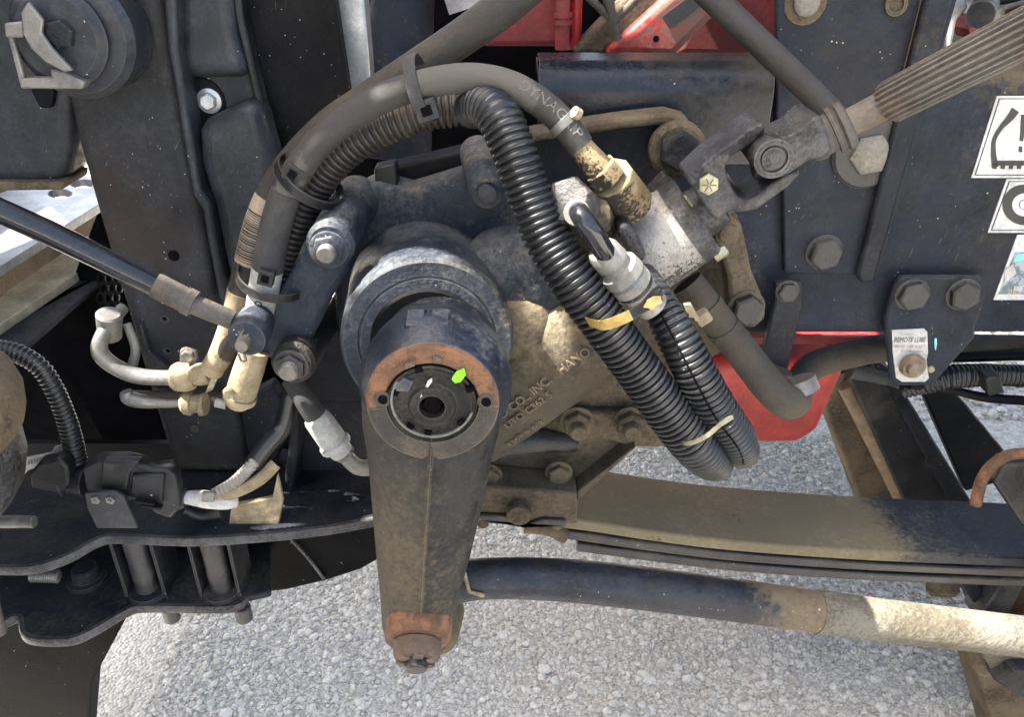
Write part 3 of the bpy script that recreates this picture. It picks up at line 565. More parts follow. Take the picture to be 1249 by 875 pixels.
# loft body
st_ = [  # py, left, right, ridge x, ridge Y, edge Y, back Y
    (470, 440, 613, 528, -.240, -.232, -.195), (520, 442, 610, 527, -.246, -.232, -.195), (560, 449, 600, 525, -.252, -.233, -.195), (610, 453, 590, 522, -.254, -.234, -.195), (680, 459, 573, 517, -.254, -.234, -.197),
    (730, 464, 560, 514, -.251, -.234, -.200), (765, 466, 553, 512, -.246, -.233, -.202), (785, 471, 547, 511, -.240, -.231, -.203), (798, 486, 534, 511, -.236, -.230, -.204)]
lv, lf = [], []
for (y, l, r_, rx, Yr, Ye, Yb) in st_:
    q = [P(l, y, Ye + .012), P(l + (rx - l) * .10, y, Ye), P(l + (rx - l) * .30, y, Ye + (Yr - Ye) * .55), P(l + (rx - l) * .62, y, Ye + (Yr - Ye) * .88), P(rx - 2.5, y, Yr), P(rx, y, Yr - .0028), P(rx + 2.5, y, Yr), P(rx + (r_ - rx) * .38, y, Ye + (Yr - Ye) * .88), P(rx + (r_ - rx) * .70, y, Ye + (Yr - Ye) * .55), P(rx + (r_ - rx) * .90, y, Ye), P(r_, y, Ye + .012)]
    bl, br = P(l, y, Ye + .012).copy(), P(r_, y, Ye + .012).copy(); bl.y = Yb; br.y = Yb; q += [br, bl]
    # keep each station level (same z) so the section is planar across
    lv += q
k = 13; lf = [(i * k + j, i * k + (j + 1) % k, (i + 1) * k + (j + 1) % k, (i + 1) * k + j) for i in range(len(st_) - 1) for j in range(k)]
lf += [tuple(range(k)), tuple((len(st_) - 1) * k + j for j in range(k))]
shk = build(MB().add(lv, lf), "shank", M['arm'], arm, smooth=30)
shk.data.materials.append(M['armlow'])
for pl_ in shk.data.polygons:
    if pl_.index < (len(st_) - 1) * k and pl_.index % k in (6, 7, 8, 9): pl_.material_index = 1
# front rings and disc of the hub: the rusty ring faces the camera
ringm = MB().lathe(HC, NY, [(-.004, 81 * sh), (.003, 80.5 * sh), (.0055, 78 * sh), (.0055, 59 * sh), (.003, 56.5 * sh), (-.002, 55.5 * sh)], 56)
rg = build(ringm, "rust_ring", M['rust'], arm, label="orange rusted retaining ring on the arm hub")
low = MB(); lo_v = []
n = 30
for i in range(n + 1):
    a = R(188 + (352 - 188) * i / n)
    lo_v.append((528 + 80.5 * math.cos(a), 490 - 70.5 * math.sin(a)))
for i in range(n, -1, -1):
    a = R(188 + (352 - 188) * i / n)
    lo_v.append((528 + 57 * math.cos(a), 490 - 50 * math.sin(a)))
low.plate(lo_v, YH - .0064, .005)
build(low, "worn_rim", M['ring'], arm, smooth=50)
for (x, y) in ((467, 487), (593, 490)):
    h = build(MB().lathe(P(x, y, YH - .0058), NY, [(-.004, .0062), (.0008, .0062), (.0016, .0052), (.0016, .0036), (-.002, .0034)], 20), "eyelet", M['ring'], arm)
    build(MB().lathe(P(x, y, YH - .0072), NY, [(-.002, .0034), (.0006, .0033)], 16), "hole", M['void'], h)
dk = build(MB().lathe(HC + NY * .0005, NY, [(-.004, 55 * sh), (.004, 54.5 * sh), (.005, 53 * sh), (.003, 51.5 * sh), (.0035, 49 * sh), (.0045, 48 * sh), (.0042, 30 * sh), (.0075, 26 * sh), (.0078, 23 * sh), (.0075, 16 * sh), (-.003, 14 * sh), (-.003, 2 * sh)], 56), "shaft_end", M['disc'], arm)
build(MB().lathe(HC + NY * .003, NY, [(-.004, 13 * sh), (.001, 12 * sh)], 6, .2), "socket", M['void'], dk)
# snap ring lying on the disc, three pink tabs, marks
def arcstrip(cx, cy, r0, r1, a0, a1, Y, th, n=24):
    b = MB(); f = lambda r, a: (cx + r * math.cos(a), cy - r * .875 * math.sin(a))
    for i in range(n):
        a, c_ = R(a0 + (a1 - a0) * i / n), R(a0 + (a1 - a0) * (i + 1) / n); b.plate([f(r0, a), f(r1, a), f(r1, c_), f(r0, c_)], Y, th)
    return b
for a_ in (20, 112, 165, 232, 262, 318):
    q_ = R(a_); c_ = (528 + 47 * math.cos(q_), 490 - 41 * math.sin(q_)); build(MB().plate([(c_[0] + 6 * math.cos(q_ + b_), c_[1] - 5 * math.sin(q_ + b_)) for b_ in (.6, 2.2, 3.9, 5.6)], YH - .0078, .003), "notch", M['void'], dk)
build(arcstrip(528, 489, 49.5, 52, 150, 340, YH - .0085, .002), "snap_ring", M['steelgrey'], dk, smooth=60)
for (x, y, w, h_) in ((500, 450, 13, 6), (533, 442, 12, 6)):
    build(MB().plate([(x - w / 2, y + 2), (x + w / 2, y - (3 if x < 510 else -2)), (x + w / 2, y - (3 if x < 510 else -2) - h_), (x - w / 2, y + 2 - h_)], YH - .009, .006), "tab", M['rustdark'], dk, bevel=.0006)
build(MB().plate([(480, 472), (492, 462), (504, 466), (498, 478), (490, 478), (484, 478)], YH - .009, .004), "key", M['armhub'], dk, bevel=.0006)
build(MB().plate([(551, 463), (557, 455), (566, 452), (568, 458), (562, 466), (555, 468)], YH - .0095, .003), "green_mark", M['green'], dk)
build(MB().plate([(519, 472), (522, 465), (527, 462), (527, 466), (522, 473)], YH - .0085, .001), "white_mark", M['white'], dk)
build(MB().plate([(512, 486), (514, 481), (515, 484)], YH - .0085, .001), "white_mark", M['white'], dk)
# lower joint: rusty washer, castle nut, stud
JC = P(510, 778, -.247); sj = S(510, 778, -.247)
na = (NY + Vector((0, 0, -.40))).normalized()
build(MB().lathe(JC, na, [(-.014, 41 * sj), (-.002, 40 * sj), (.003, 37 * sj), (.004, 20 * sj)], 40), "washer", M['rust'], arm)
nt = build(MB().lathe(JC + na * .004, na, [(0, 30 * sj), (.011, 29 * sj), (.015, 25 * sj), (.015, 12 * sj)], 12, .2), "castle_nut", M['rustdark'], arm, bevel=.0008)
sl = MB()
u_, w_ = frame(na)
for i in range(6):
    a = math.pi / 3 * i + .3; d_ = u_ * math.cos(a) + w_ * math.sin(a); sl.box(JC + na * .017 + d_ * 19 * sj, d_ * 5 * sj, na.cross(d_) * 6 * sj, na * .0045)
build(sl, "castellation", M['rustdark'], nt, bevel=.0006)
build(MB().lathe(JC + na * .014, na, [(0, 14 * sj), (.012, 14 * sj), (.0135, 12 * sj)], 20), "stud", M['joint'], nt)
build(MB().tube(pathpx([(490, 790, -.262, 2), (505, 796, -.268, 2.2), (520, 797, -.268, 2.2), (530, 790, -.262, 2)]), 8), "cotter_pin", M['bolt'], nt)

# ================================================================== DRAG LINK
dl = thing("drag_link", "long black tube with muddy right end coloured as if sunlit running right from the steering arm", "drag link", P(900, 790, -.16))
YD = -.165
t1 = pathpx([(540, 712, -.172, 29), (580, 707, -.170, 25), (640, 706, YD, 25), (720, 711, YD, 26), (840, 725, YD, 26), (1000, 747, YD, 25)], 12)
build(MB().tube(t1, 32), "tube", M['link'], dl)
build(MB().tube(pathpx([(996, 746.5, YD, 26.2), (1060, 755, YD, 25.8), (1180, 769, YD, 25), (1330, 787, YD, 24.5)], 8), 32), "sleeve", M['linktan'], dl, label="muddy right end of the tube coloured pale as if sunlit")  # pale colour starts where sunlight begins on the tube, over some mud
build(MB().lathe(P(520, 775, -.19), NY, [(-.05, .026), (-.03, .034), (.0, .03), (.012, .018)], 32), "ball_joint", M['brown'], dl)
build(MB().tube(np.array([p(565, 694, -.185, 2.5), p(572, 722, -.192, 2.5), p(590, 727, -.19, 3)]), 8), "wire_clip", M['tanhose'], dl)

# ================================================================== LEAF SPRING
ls = thing("leaf_spring", "dusty brown leaf spring pack running right under the frame rail", "leaf spring", P(950, 690, .06))
def leaf(pts, dz0, dz1, y0, y1):
    b = MB(); top = [P(x, y, y0) for x, y in pts]; q = spline([(v.x, v.z) for v in top], 8); n = len(q); vs = []
    for (x, z) in q: vs += [(x, y0, z - dz0), (x, y1, z - dz0), (x, y1, z - dz1), (x, y0, z - dz1)]
    fs = [(4 * i + a, 4 * i + (a + 1) % 4, 4 * i + 4 + (a + 1) % 4, 4 * i + 4 + a) for i in range(n - 1) for a in range(4)] + [(0, 1, 2, 3), tuple(4 * (n - 1) + a for a in range(4))]
    return b.add(vs, fs)
lp_ = [(600, 625), (700, 634), (800, 649), (900, 661), (1050, 672), (1180, 678), (1330, 684)]
build(leaf(lp_, 0, .016, .0, .105), "leaf", M['leaf'], ls, bevel=.003, segs=3)
build(leaf([(690, 633)] + lp_[2:], .0185, .032, .002, .100), "leaf", M['leafdark'], ls, bevel=.003, segs=3)
build(leaf([(705, 636)] + lp_[2:], .0345, .048, .004, .100), "leaf", M['leafdark'], ls, bevel=.003, segs=3)
cl = thing("spring_clip", "black spring clamp at the right end of the leaf spring under a rusty bolt loop", "clamp", P(1240, 690, .05))
build(MB().plate([(1213, 590), (1225, 565), (1310, 560), (1310, 640), (1262, 660), (1247, 640)], -.006, .02), "clamp_plate", M['leafdark'], cl, bevel=.003)
build(MB().tube(pathpx([(1190, 615, .0, 7), (1198, 585, .0, 7), (1215, 564, -.005, 7), (1240, 554, -.01, 7), (1290, 556, -.01, 7)]), 16), "bolt_loop", M['rust'], cl)

# ================================================================== SPRING HANGER (brown, lower centre)
hg = thing("spring_hanger", "brown dirt covered hanger bracket with nuts below the gear box", "bracket", P(660, 650, 0))
build(MB().plate([(575, 560), (640, 515), (700, 420), (790, 380), (862, 380), (862, 545), (775, 546), (704, 601), (704, 640), (580, 640)], -.005, .012), "back_plate", M['brown'], hg, bevel=.002)
build(MB().plate([(697, 503), (850, 505), (850, 545), (765, 545), (745, 538), (710, 538), (690, 520)], -.018, .012), "nut_plate", M['brown'], hg, bevel=.003)
for (x, y) in ((705, 523), (770, 523)):
    bolt(hg, x, y, -.018, 17, M['brown'], h=15, washer=1.25, rot=.52, stud=(.62, 12), name="nut")
build(MB().plate([(578, 592), (704, 602), (702, 634), (690, 640), (640, 640), (578, 634)], -.045, .04), "lower_box", M['brown'], hg, bevel=.003)
build(MB().plate([(704, 600), (768, 550), (776, 546), (704, 612)], -.03, .03), "gusset", M['brown'], hg, bevel=.002)
bolt(hg, 682, 583, -.022, 13, M['brown'], h=10, washer=1.3, rot=.52)
bolt(hg, 597, 585, -.03, 12, M['brown'], h=9, washer=1.3, rot=.3)
build(MB().lathe(P(633, 626, -.052), NY, [(-.01, .0135), (.004, .0135), (.006, .012), (.0065, .002)], 28), "pin_head", M['brown'], hg)
build(MB().plate([(580, 628), (618, 630), (640, 642), (662, 634), (690, 636), (690, 644), (600, 640), (580, 636)], -.05, .02), "lower_lip", M['leafdark'], hg, bevel=.002)
for (x, y) in ((589, 632), (680, 634)):
    q = P(x, y, -.035); build(MB().lathe(q, (0, 0, -1), [(0, .006), (.010, .006), (.012, .004)], 16), "stud", M['brown'], hg)
build(MB().tube(pathpx([(640, 642, -.02, 9), (668, 645, -.02, 9), (690, 655, -.02, 9)]), 16), "spring_eye", M['brown'], hg)
build(MB().tube(np.array([p(600, 545, -.02, 16), p(650, 538, -.02, 15), p(700, 540, -.0, 12)]), 20), "ridge", M['bolt'], hg)

# ================================================================== HOSES
def hose(name, label, pts, m, seg=20, cat="hose", group=None):
    o = thing(name, label, cat, P(pts[0][0], pts[0][1], pts[0][2]), group)
    path = pathpx(pts, 12); build(MB().tube(path, seg), "tube", m, o); return o, path
h1, path1 = hose("return_hose", "brown rubber hose arching behind and leaving at the top beside the red block", [(263, 446, -.085, 14), (283, 405, -.09, 16), (300, 340, -.09, 18), (318, 270, -.09, 19), (345, 215, -.085, 19), (395, 158, -.08, 19), (450, 120, -.07, 20), (505, 84, -.06, 21), (560, 48, -.05, 22), (615, 8, -.04, 23), (660, -30, -.03, 23)], M['hosebrown'])
h2, path2 = hose("supply_hose", "grey dusty rubber hose arching over the gear to the brass fitting", [(306, 440, -.115, 17), (314, 400, -.115, 17), (326, 330, -.12, 18), (340, 262, -.12, 17.6), (362, 210, -.12, 17.8), (402, 162, -.12, 17.8), (460, 123, -.12, 17.8), (520, 102, -.12, 17.8), (575, 95, -.125, 17.8), (625, 105, -.13, 17.6), (668, 132, -.14, 17.6), (695, 160, -.145, 17.4), (708, 178, -.146, 17)], M['hose'])
# tan, dust-caked lower ends of both hoses
build(MB().tube(pathpx([(258, 452, -.0852, 14), (272, 428, -.0875, 15.2), (288, 388, -.0905, 17.2), (296, 355, -.0905, 18.4)]), 20), "dusty_end", M['tanhose'], h1)
# barcode label on the outer hose
def on_hose(path, i0, i1, r_k, a0, a1, n=14):
    """patch of a hose surface between path indices; angles measured from the camera-facing side"""
    seg = path[i0:i1 + 1]; b = MB(); vs = []; T = np.gradient(path[:, :3], axis=0)[i0:i1 + 1]
    for c, t in zip(seg, T):
        t = Vector(t).normalized(); c3 = Vector(c[:3]); vcam = (CAM - c3); vcam = (vcam - t * vcam.dot(t)).normalized(); w = t.cross(vcam)
        for k in range(n): a = R(a0 + (a1 - a0) * k / (n - 1)); vs.append(c3 + (vcam * math.cos(a) + w * math.sin(a)) * c[3] * r_k)
    m = len(seg); fs = [(i * n + k, i * n + k + 1, (i + 1) * n + k + 1, (i + 1) * n + k) for i in range(m - 1) for k in range(n - 1)]
    return b.add(vs, fs)
def idx(path, px, py):
    best, bi = 1e9, 0
    for i, q in enumerate(path):
        v = Vector(q[:3]) - CAM; f = v.y * cP - v.z * sP; x = CX + v.x / f * FPX; y = CY - (v.y * sP + v.z * cP) / f * FPX; e = (x - px) ** 2 + (y - py) ** 2
        if e < best: best, bi = e, i
    return bi
def densify(path, k=6):
    n = len(path); t = np.linspace(0, n - 1, (n - 1) * k + 1); return np.stack([np.interp(t, np.arange(n), path[:, c]) for c in range(path.shape[1])], 1)
dp1 = densify(path1); i0, i1 = sorted((idx(dp1, 303, 318), idx(dp1, 327, 240)))
lb = build(on_hose(dp1, i0, i1, 1.02, -75, 20), "bar_label", M['barcode'], h1, label="tan bar code label wrapped on the hose")
bar = MB(); j = i0 + 4
while j < i1 - 22:
    w_ = random.choice((1, 1, 1, 2, 2)); q = on_hose(dp1, j, j + w_, 1.035, -70, 15); bar.add(q.v, q.f); j += w_ + random.choice((1, 1, 2))
build(bar, "bars", M['ink'], lb, recalc=False)
dp2 = densify(path2)
sv0, sv1 = sorted((idx(dp2, 325, 327), idx(dp2, 349, 230)))
sp = dp2[sv0:sv1 + 1].copy(); sp[:, 3] *= 1.07; build(MB().tube(sp[::4], 22), "sleeve", M['sleeve'], h2)
w0, w1 = sorted((idx(dp2, 312, 392), idx(dp2, 326, 324)))
sp = dp2[w0:w1 + 1].copy(); sp[:, 3] *= 1.04; wl = build(MB().tube(sp[::4], 22), "white_label", M['white'], h2, label="white printed label wrapped round the hose")
def hose_text(txt, path, px, py, size, m, par, r_k=1.05, a0=0, flip=False):
    v, f = text_mesh(txt, size, 0); i = idx(path, px, py); d = np.r_[0, np.cumsum(np.linalg.norm(np.diff(path[:, :3], axis=0), axis=1))]; T = np.gradient(path[:, :3], axis=0); out = []
    for q in v:
        s = d[i] + (-q.x if flip else q.x); k = min(len(path) - 1, max(0, int(np.searchsorted(d, s)))); c = path[k]; t = Vector(T[k]).normalized()
        c3 = Vector((np.interp(s, d, path[:, 0]), np.interp(s, d, path[:, 1]), np.interp(s, d, path[:, 2]))); vc = CAM - c3; vc = (vc - t * vc.dot(t)).normalized(); w = vc.cross(t) if not flip else t.cross(vc)
        a = R(a0) + q.y / c[3]; out.append(c3 + (vc * math.cos(a) + w * math.sin(a)) * c[3] * r_k)
    build(MB().add(out, f), "lettering", m, par, recalc=False)
hose_text("iccan", dp2, 323.5, 347, .0125, M['ink'], wl, 1.05, -25, flip=True)
hose_text("00", dp2, 320, 362, .007, M['inkgrey'], wl, 1.05, -60, flip=True)
hose_text("DYNAGRIP", dp2, 636, 109, .0105, M['hoseprint'], h2, 1.035, 2)
# brass elbow end on the supply hose
ff = build(MB().tube(np.array([p(703, 172, -.146, 15), p(712, 184, -.147, 15.5), p(730, 207, -.147, 19)]), 24), "fitting", M['brass'], h2, bevel=.0004)
build(MB().cyl(P(730, 204, -.147), P(744, 221, -.146), .0140, seg=6, ch=.001), "hex_nut", M['brass'], h2, bevel=.0008)
ci = idx(dp2, 688, 151); sp = dp2[ci - 12:ci + 10].copy(); sp[:, 3] *= 1.09; hc = build(MB().tube(sp[::3], 24), "hose_clamp", M['steelgrey'], h2, bevel=.0003)
build(MB().cyl(P(700, 136, -.152), P(706, 140, -.150), .0042, seg=12), "clamp_screw", M['tanhose'], hc)
# short tan hose under the rod end with its clamp and spout
h3 = thing("drain_hose", "short tan dusty hose stub hanging below the rod end with a wire clamp", "hose", P(290, 495, -.12))
pp = pathpx([(312, 425, -.12, 17), (302, 455, -.12, 18.5), (294, 480, -.12, 18), (290, 492, -.118, 14)]); build(MB().tube(pp, 24), "tube", M['tanhose'], h3)
build(MB().tube(pathpx([(294, 481, -.12, 20), (292, 487, -.12, 20)]), 24), "clamp", M['tanhose'], h3)
build(MB().tube(pathpx([(282, 482, -.135, 6), (278, 478, -.137, 6), (278, 484, -.137, 5)]), 12), "clamp_ear", M['tanhose'], h3)
build(MB().cyl(P(263, 491, -.12), P(276, 494, -.12), .0042, seg=14), "spout", M['ferrule'], h3)

# corrugated looms
k1 = build(corr(pathpx([(338, 372, -.085, 22), (345, 335, -.085, 23), (358, 285, -.085, 24), (378, 235, -.085, 24), (410, 192, -.085, 24), (455, 160, -.085, 23), (510, 140, -.085, 22), (560, 133, -.085, 21), (600, 135, -.08, 20)], 14), .0052, .13), "loom_tube", M['conduitbrown'], smooth=60,
    label="corrugated loom following the inside of the hose arch", cat="conduit")
build(corr(pathpx([(574, 134, -.11, 22), (588, 130, -.13, 26), (608, 142, -.150, 28), (627, 185, -.165, 28.5), (645, 235, -.175, 29), (668, 290, -.185, 30), (702, 345, -.195, 30), (740, 398, -.20, 29), (779, 452, -.20, 29.5), (815, 502, -.20, 29.5), (848, 542, -.195, 29), (868, 562, -.175, 25), (875, 566, -.15, 20)], 14), .0052, .10, 26), "loom_tube", M['conduit'], smooth=60,
    label="thick black corrugated loom in front sweeping down past the gear box", cat="conduit")
seam2 = pathpx([(782, 336, -.145, 18), (799, 362, -.17, 21), (823, 405, -.19, 26), (847, 452, -.197, 26.5), (872, 498, -.195, 26.5), (896, 533, -.185, 25), (904, 549, -.168, 22), (905, 553, -.14, 17)], 14)
l2 = thing("loom_tube", "slimmer split corrugated loom right of the thick one ending in a brown tip", "conduit", P(900, 550, -.16))
build(corr(seam2, .0050, .10, 24), "tube", M['conduit'], l2, smooth=60)
d2 = densify(seam2, 3); build(on_hose(d2, 20, int(len(d2) * .8), 1.012, 8, 13, 3), "split_seam", M['void'], l2, recalc=False)
tp = resample(seam2, .002); tp = tp[int(len(tp) * .80):]; tp[:, 3] *= 1.03; build(MB().tube(tp, 24), "brown_tip", M['hosebrown'], l2)

# pressure line: hex nut, elbow, crimp ferrule
pl = thing("pressure_line", "black elbow pipe with hex nut and silver crimp ferrule in front of the valve", "hydraulic line", P(745, 330, -.19))
c = P(694, 247, -.195); axn = Vector((-.35, -.75, .55)).normalized()
build(MB().lathe(P(700, 252, -.17), axn, [(-.012, .0178), (.012, .0185), (.018, .0165), (.018, .006)], 6, .45), "hex_nut", M['joint'], pl, bevel=.0012)
build(MB().tube(pathpx([(706, 262, -.175, 16), (704, 260, -.19, 16.5), (703, 259, -.197, 16)]), 24), "collar", M['ferrule'], pl)
build(MB().tube(pathpx([(704, 256, -.185, 12), (708, 262, -.205, 13), (720, 280, -.210, 13.5), (736, 305, -.205, 13.5), (746, 320, -.2, 13)]), 24), "elbow", M['gloss'], pl)
fp = []
for (t, r) in ((0, 18), (.04, 20.5), (.22, 21.5), (.24, 19), (.30, 20), (.33, 26), (.46, 27), (.48, 23), (.52, 26), (.62, 26), (.66, 22.5), (1.0, 21)):
    fp.append(p(733 + t * 62, 304 + t * 70, -.20 + .01 * t, r))
build(MB().tube(np.array(fp), 28), "ferrule", M['ferrule'], pl, smooth=30)
build(MB().tube(np.array([p(769, 344.6, -.1945, 24.5), p(774.5, 351, -.193, 24.5)]), 28), "black_band", M['plasticdark'], pl)

# yellow and black ties
tie = thing("cable_tie", "yellow painted cable tie strapping the two corrugated looms together", "cable tie", P(760, 385, -.2))
pts = pathpx([(716, 392, -.216, 1), (735, 396, -.237, 1), (760, 388, -.243, 1), (785, 374, -.232, 1), (806, 360, -.215, 1)], 8)
wv = (P(763, 391, -.23) - P(760, 385, -.23)) * .95
def strap(pts, wv, th, m, par, name="strap"):
    b = MB(); n = len(pts); vs = []
    for q in pts:
        c3 = Vector(q[:3]); vs += [c3 - wv, c3 + wv, c3 + wv + Vector((0, -th, 0)), c3 - wv + Vector((0, -th, 0))]
    fs = [(4 * i + a, 4 * i + (a + 1) % 4, 4 * i + 4 + (a + 1) % 4, 4 * i + 4 + a) for i in range(n - 1) for a in range(4)] + [(0, 1, 2, 3), tuple(4 * (n - 1) + a for a in range(4))]
    return build(b.add(vs, fs), name, m, par, bevel=.0003)
strap(pts[:20], wv, .0016, M['yellow'], tie, "strap"); strap(pts[18:], wv, .0013, M['plasticdark'], tie, "strap")
hd = build(MB().plate([(782, 376), (797, 358), (806, 352), (810, 360), (800, 372), (790, 381)], -.232, .008), "head", M['plasticdark'], tie, bevel=.001)
build(MB().plate([(784, 376), (790, 366), (798, 362), (806, 362), (808, 370), (801, 373), (797, 379), (790, 376)], -.2335, .0015), "paint_blob", M['yellow'], hd, bevel=.0004)
build(MB().plate([(834, 372), (843, 371), (855, 392), (848, 393), (846, 388), (840, 388)], -.165, .004), "tail", M['tanhose'], tie, bevel=.0006)
cb = thing("cable_tie", "pale cable tie round the lower end of both looms with a black head", "cable tie", P(860, 535, -.2))
pts = pathpx([(826, 540, -.208, 1), (842, 540, -.224, 1), (862, 531, -.230, 1), (880, 516, -.220, 1), (894, 508, -.208, 1)], 8)
strap(pts, (P(871, 535, -.22) - P(869, 531, -.22)) * .6, .0014, M['zincyellow'], cb)
build(MB().plate([(816, 537), (826, 533), (834, 541), (833, 552), (824, 555), (818, 546)], -.205, .010), "head", M['plasticdark'], cb, bevel=.0012)
cable_tie(513, 108, -.10, 38, (1, -.3), "broad grey clip joining both hoses at the top of the arch", M['sleeve'], head=(521, 133), wpx=15, group=None, r2=56, hY=-.128)
cable_tie(378, 220, -.10, 42, (.55, -.83), "black cable tie round hoses above the bar code label", M['plasticdark'], head=(358, 211), wpx=12, group=None, r2=56, hY=-.128)
cable_tie(335, 338, -.10, 42, (.2, -1), "black cable tie with square head across the white hose label", M['plasticdark'], head=(325, 338), wpx=11, group=None, r2=56, hY=-.135)

# black line with white ferrule left of the arm
bl = thing("power_line", "black hose with white crimped ferrule and bright elbow left of the steering arm", "hydraulic line", P(410, 560, -.09))
build(MB().tube(pathpx([(355, 462, -.08, 13), (372, 488, -.09, 13.5), (388, 512, -.09, 14)]), 20), "tube", M['sleeve'], bl)
build(MB().tube(np.array([p(384, 507, -.09, 15), p(387, 511, -.09, 17), p(406, 538, -.09, 17.5), p(407, 539.5, -.09, 20), p(411, 545, -.09, 20), p(412, 546, -.09, 15), p(418, 553, -.09, 14)]), 12), "ferrule", M['white'], bl, bevel=.0006)
build(MB().cyl(P(412, 546, -.09), P(423, 556, -.09), .0103, seg=6), "hex_nut", M['zinc'], bl, bevel=.0006)
build(MB().tube(pathpx([(418, 552, -.09, 9), (428, 564, -.09, 9.5), (440, 571, -.085, 10), (460, 570, -.07, 10)]), 18), "elbow", M['ferrule'], bl)

# brown coolant pipe and its bend below the rail
bp, _ = hose("coolant_pipe", "brown pipe coming down in front of the red pan and bending back to the right", [(838, 345, -.07, 20), (860, 372, -.075, 20), (900, 422, -.075, 20.5), (935, 468, -.075, 21), (955, 488, -.070, 21), (968, 490, -.045, 20), (974, 472, .0, 18), (990, 448, .04, 17), (1030, 434, .07, 17), (1090, 424, .08, 17), (1200, 424, .09, 16), (1340, 426, .09, 16)], M['hosebrown'], 24)
for (x, y) in ((862, 375), (884, 402)):
    build(MB().tube(np.array([p(x - 3, y - 4, -.075, 21.5), p(x + 3, y + 4, -.075, 21.5)]), 24), "collar", M['hosebrown'], bp)
build(MB().tube(np.array([p(972, 463, -.04, 22), p(978, 479, -.045, 22)]), 24), "clamp", M['steelgrey'], bp)
build(MB().plate([(948, 455), (970, 462), (968, 485), (950, 478)], -.06, .02), "tab", M['hosebrown'], bp, bevel=.002)

# ================================================================== STEERING SHAFT AND U JOINT
uj = thing("steering_shaft", "dusty splined steering shaft with a universal joint running to the top right corner", "steering shaft", P(945, 200, -.13))
yk = [(838, 220), (866, 194), (888, 178), (905, 165), (925, 150), (934, 152), (933, 161), (922, 174), (905, 184), (893, 191), (885, 203), (889, 221), (900, 240), (911, 246), (924, 240), (938, 226), (962, 211), (975, 206), (977, 214), (960, 230), (940, 244), (924, 256), (904, 260), (890, 258), (875, 270), (868, 265)]
build(MB().plate(yk, -.150, .042), "yoke", M['joint'], uj, bevel=.004, segs=3)
bolt(uj, 865, 226, -.150, 12.5, M['zincyellow'], h=7, washer=0, rot=.6)
bl_ = MB(); cc = P(865, 226, -.1585)
for i in range(6):
    a = math.pi / 3 * i; d_ = Vector((math.cos(a), 0, math.sin(a))); bl_.box(cc + d_ * .0030, d_ * .0022, NY * .0004, d_.cross(NY) * .0004)
build(bl_, "grade_mark", M['jointbrown'], uj)
e = P(944, 194, -.166); se = S(944, 194, -.166)
build(MB().lathe(e, NY, [(-.05, 21 * se), (-.004, 25 * se), (0, 24 * se), (0, 17.5 * se), (-.003, 17 * se), (-.003, 14.5 * se), (-.001, 14 * se), (-.001, 6 * se), (0, 5 * se), (0, 2 * se)], 40), "bearing_cap", M['joint'], uj, smooth=32)
build(MB().lathe(P(918, 200, -.13), Vector((1, 0, .15)), [(0, .010), (.004, .0125), (.014, .0125), (.02, .009)], 24), "trunnion", M['bolt'], uj)
build(MB().plate([(940, 170), (962, 166), (978, 158), (994, 142), (1004, 142), (1016, 182), (1004, 194), (988, 196), (968, 210), (950, 219)], -.158, .045), "fork", M['joint'], uj, bevel=.005, segs=3)
sx0 = P(998, 169, -.138); sx1 = P(1088, 124, -.145); sdir = (sx1 - sx0).normalized(); sL = (sx1 - sx0).length; q = S(1030, 152, -.14)
build(MB().lathe(sx0, sdir, [(-.008, 23 * q), (-.004, 26 * q), (.001, 27 * q), (.003, 24.5 * q), (.010, 24.5 * q), (.0105, 29 * q), (.013, 30 * q), (.015, 26.5 * q), (.017, 31 * q), (.021, 30.5 * q), (.0225, 27 * q), (.023, 19 * q)], 40), "boot", M['jointbrown'], uj, smooth=30)
build(MB().tube(np.array([p(1030, 153, -.14, 17), p(1078, 128, -.145, 18), p(1086, 124.5, -.1455, 24)]), 32), "shaft", M['splineshaft'], uj)
teeth = [1.0, 1.0, .87, .87]
spth = np.array([p(1085, 124.6, -.1455, 25.5), p(1086, 124, -.146, 26.5), p(1170, 81, -.165, 29), p(1330, 0, -.20, 34), p(1560, -120, -.245, 41)])
build(MB().tube(spth, 88, True, teeth), "spline", M['splineshaft'], uj, smooth=25)

# black diagonal rod behind the joint
build(MB().tube(pathpx([(846, -24, -.045, 16), (900, 27, -.05, 16), (1012, 134, -.06, 15)]), 24), "tie_tube", M['hose'], label="dark grey tube slanting down to the steering joint from the top", cat="tube")

# ================================================================== ENGINE AND BACKGROUND
en = thing("engine", "red engine parts and red pan seen behind and below the frame rail", "engine", (0.3, .35, .62))
build(MB().plate([(586, 57), (590, -40), (690, -40), (693, 57)], .13, .25), "red_cover", M['red'], en, bevel=.006)
build(MB().tube(np.array([p(687, -30, .115, 9), p(686, 60, .115, 9)]), 18), "red_pipe", M['red'], en)
cp = MB()
for y in (18, 27): cp.tube(np.array([p(687, y - 3, .115, 11), p(687, y + 3, .115, 11)]), 18)
build(cp, "pipe_collar", M['red'], en)
build(MB().tube(np.array([p(704, -30, .14, 7), p(702, 60, .14, 7)]), 14), "red_pipe", M['reddusty'], en)
build(MB().plate([(735, 66), (862, -50), (960, -50), (872, 20), (822, 70)], .10, .05), "diagonal_bracket", M['reddusty'], en, bevel=.008, segs=3)
build(MB().plate([(808, 20), (846, -8), (856, 5), (819, 34)], .0985, .002), "dark_sticker", M['ink'], en)
build(MB().lathe(P(800, 47, .098), NY, [(0, .003), (.002, .003)], 12), "hole", M['void'], en)
build(MB().plate([(698, 64), (790, -30), (850, -30), (735, 66)], .115, .04), "dusty_ledge", M['brown'], en, bevel=.004)
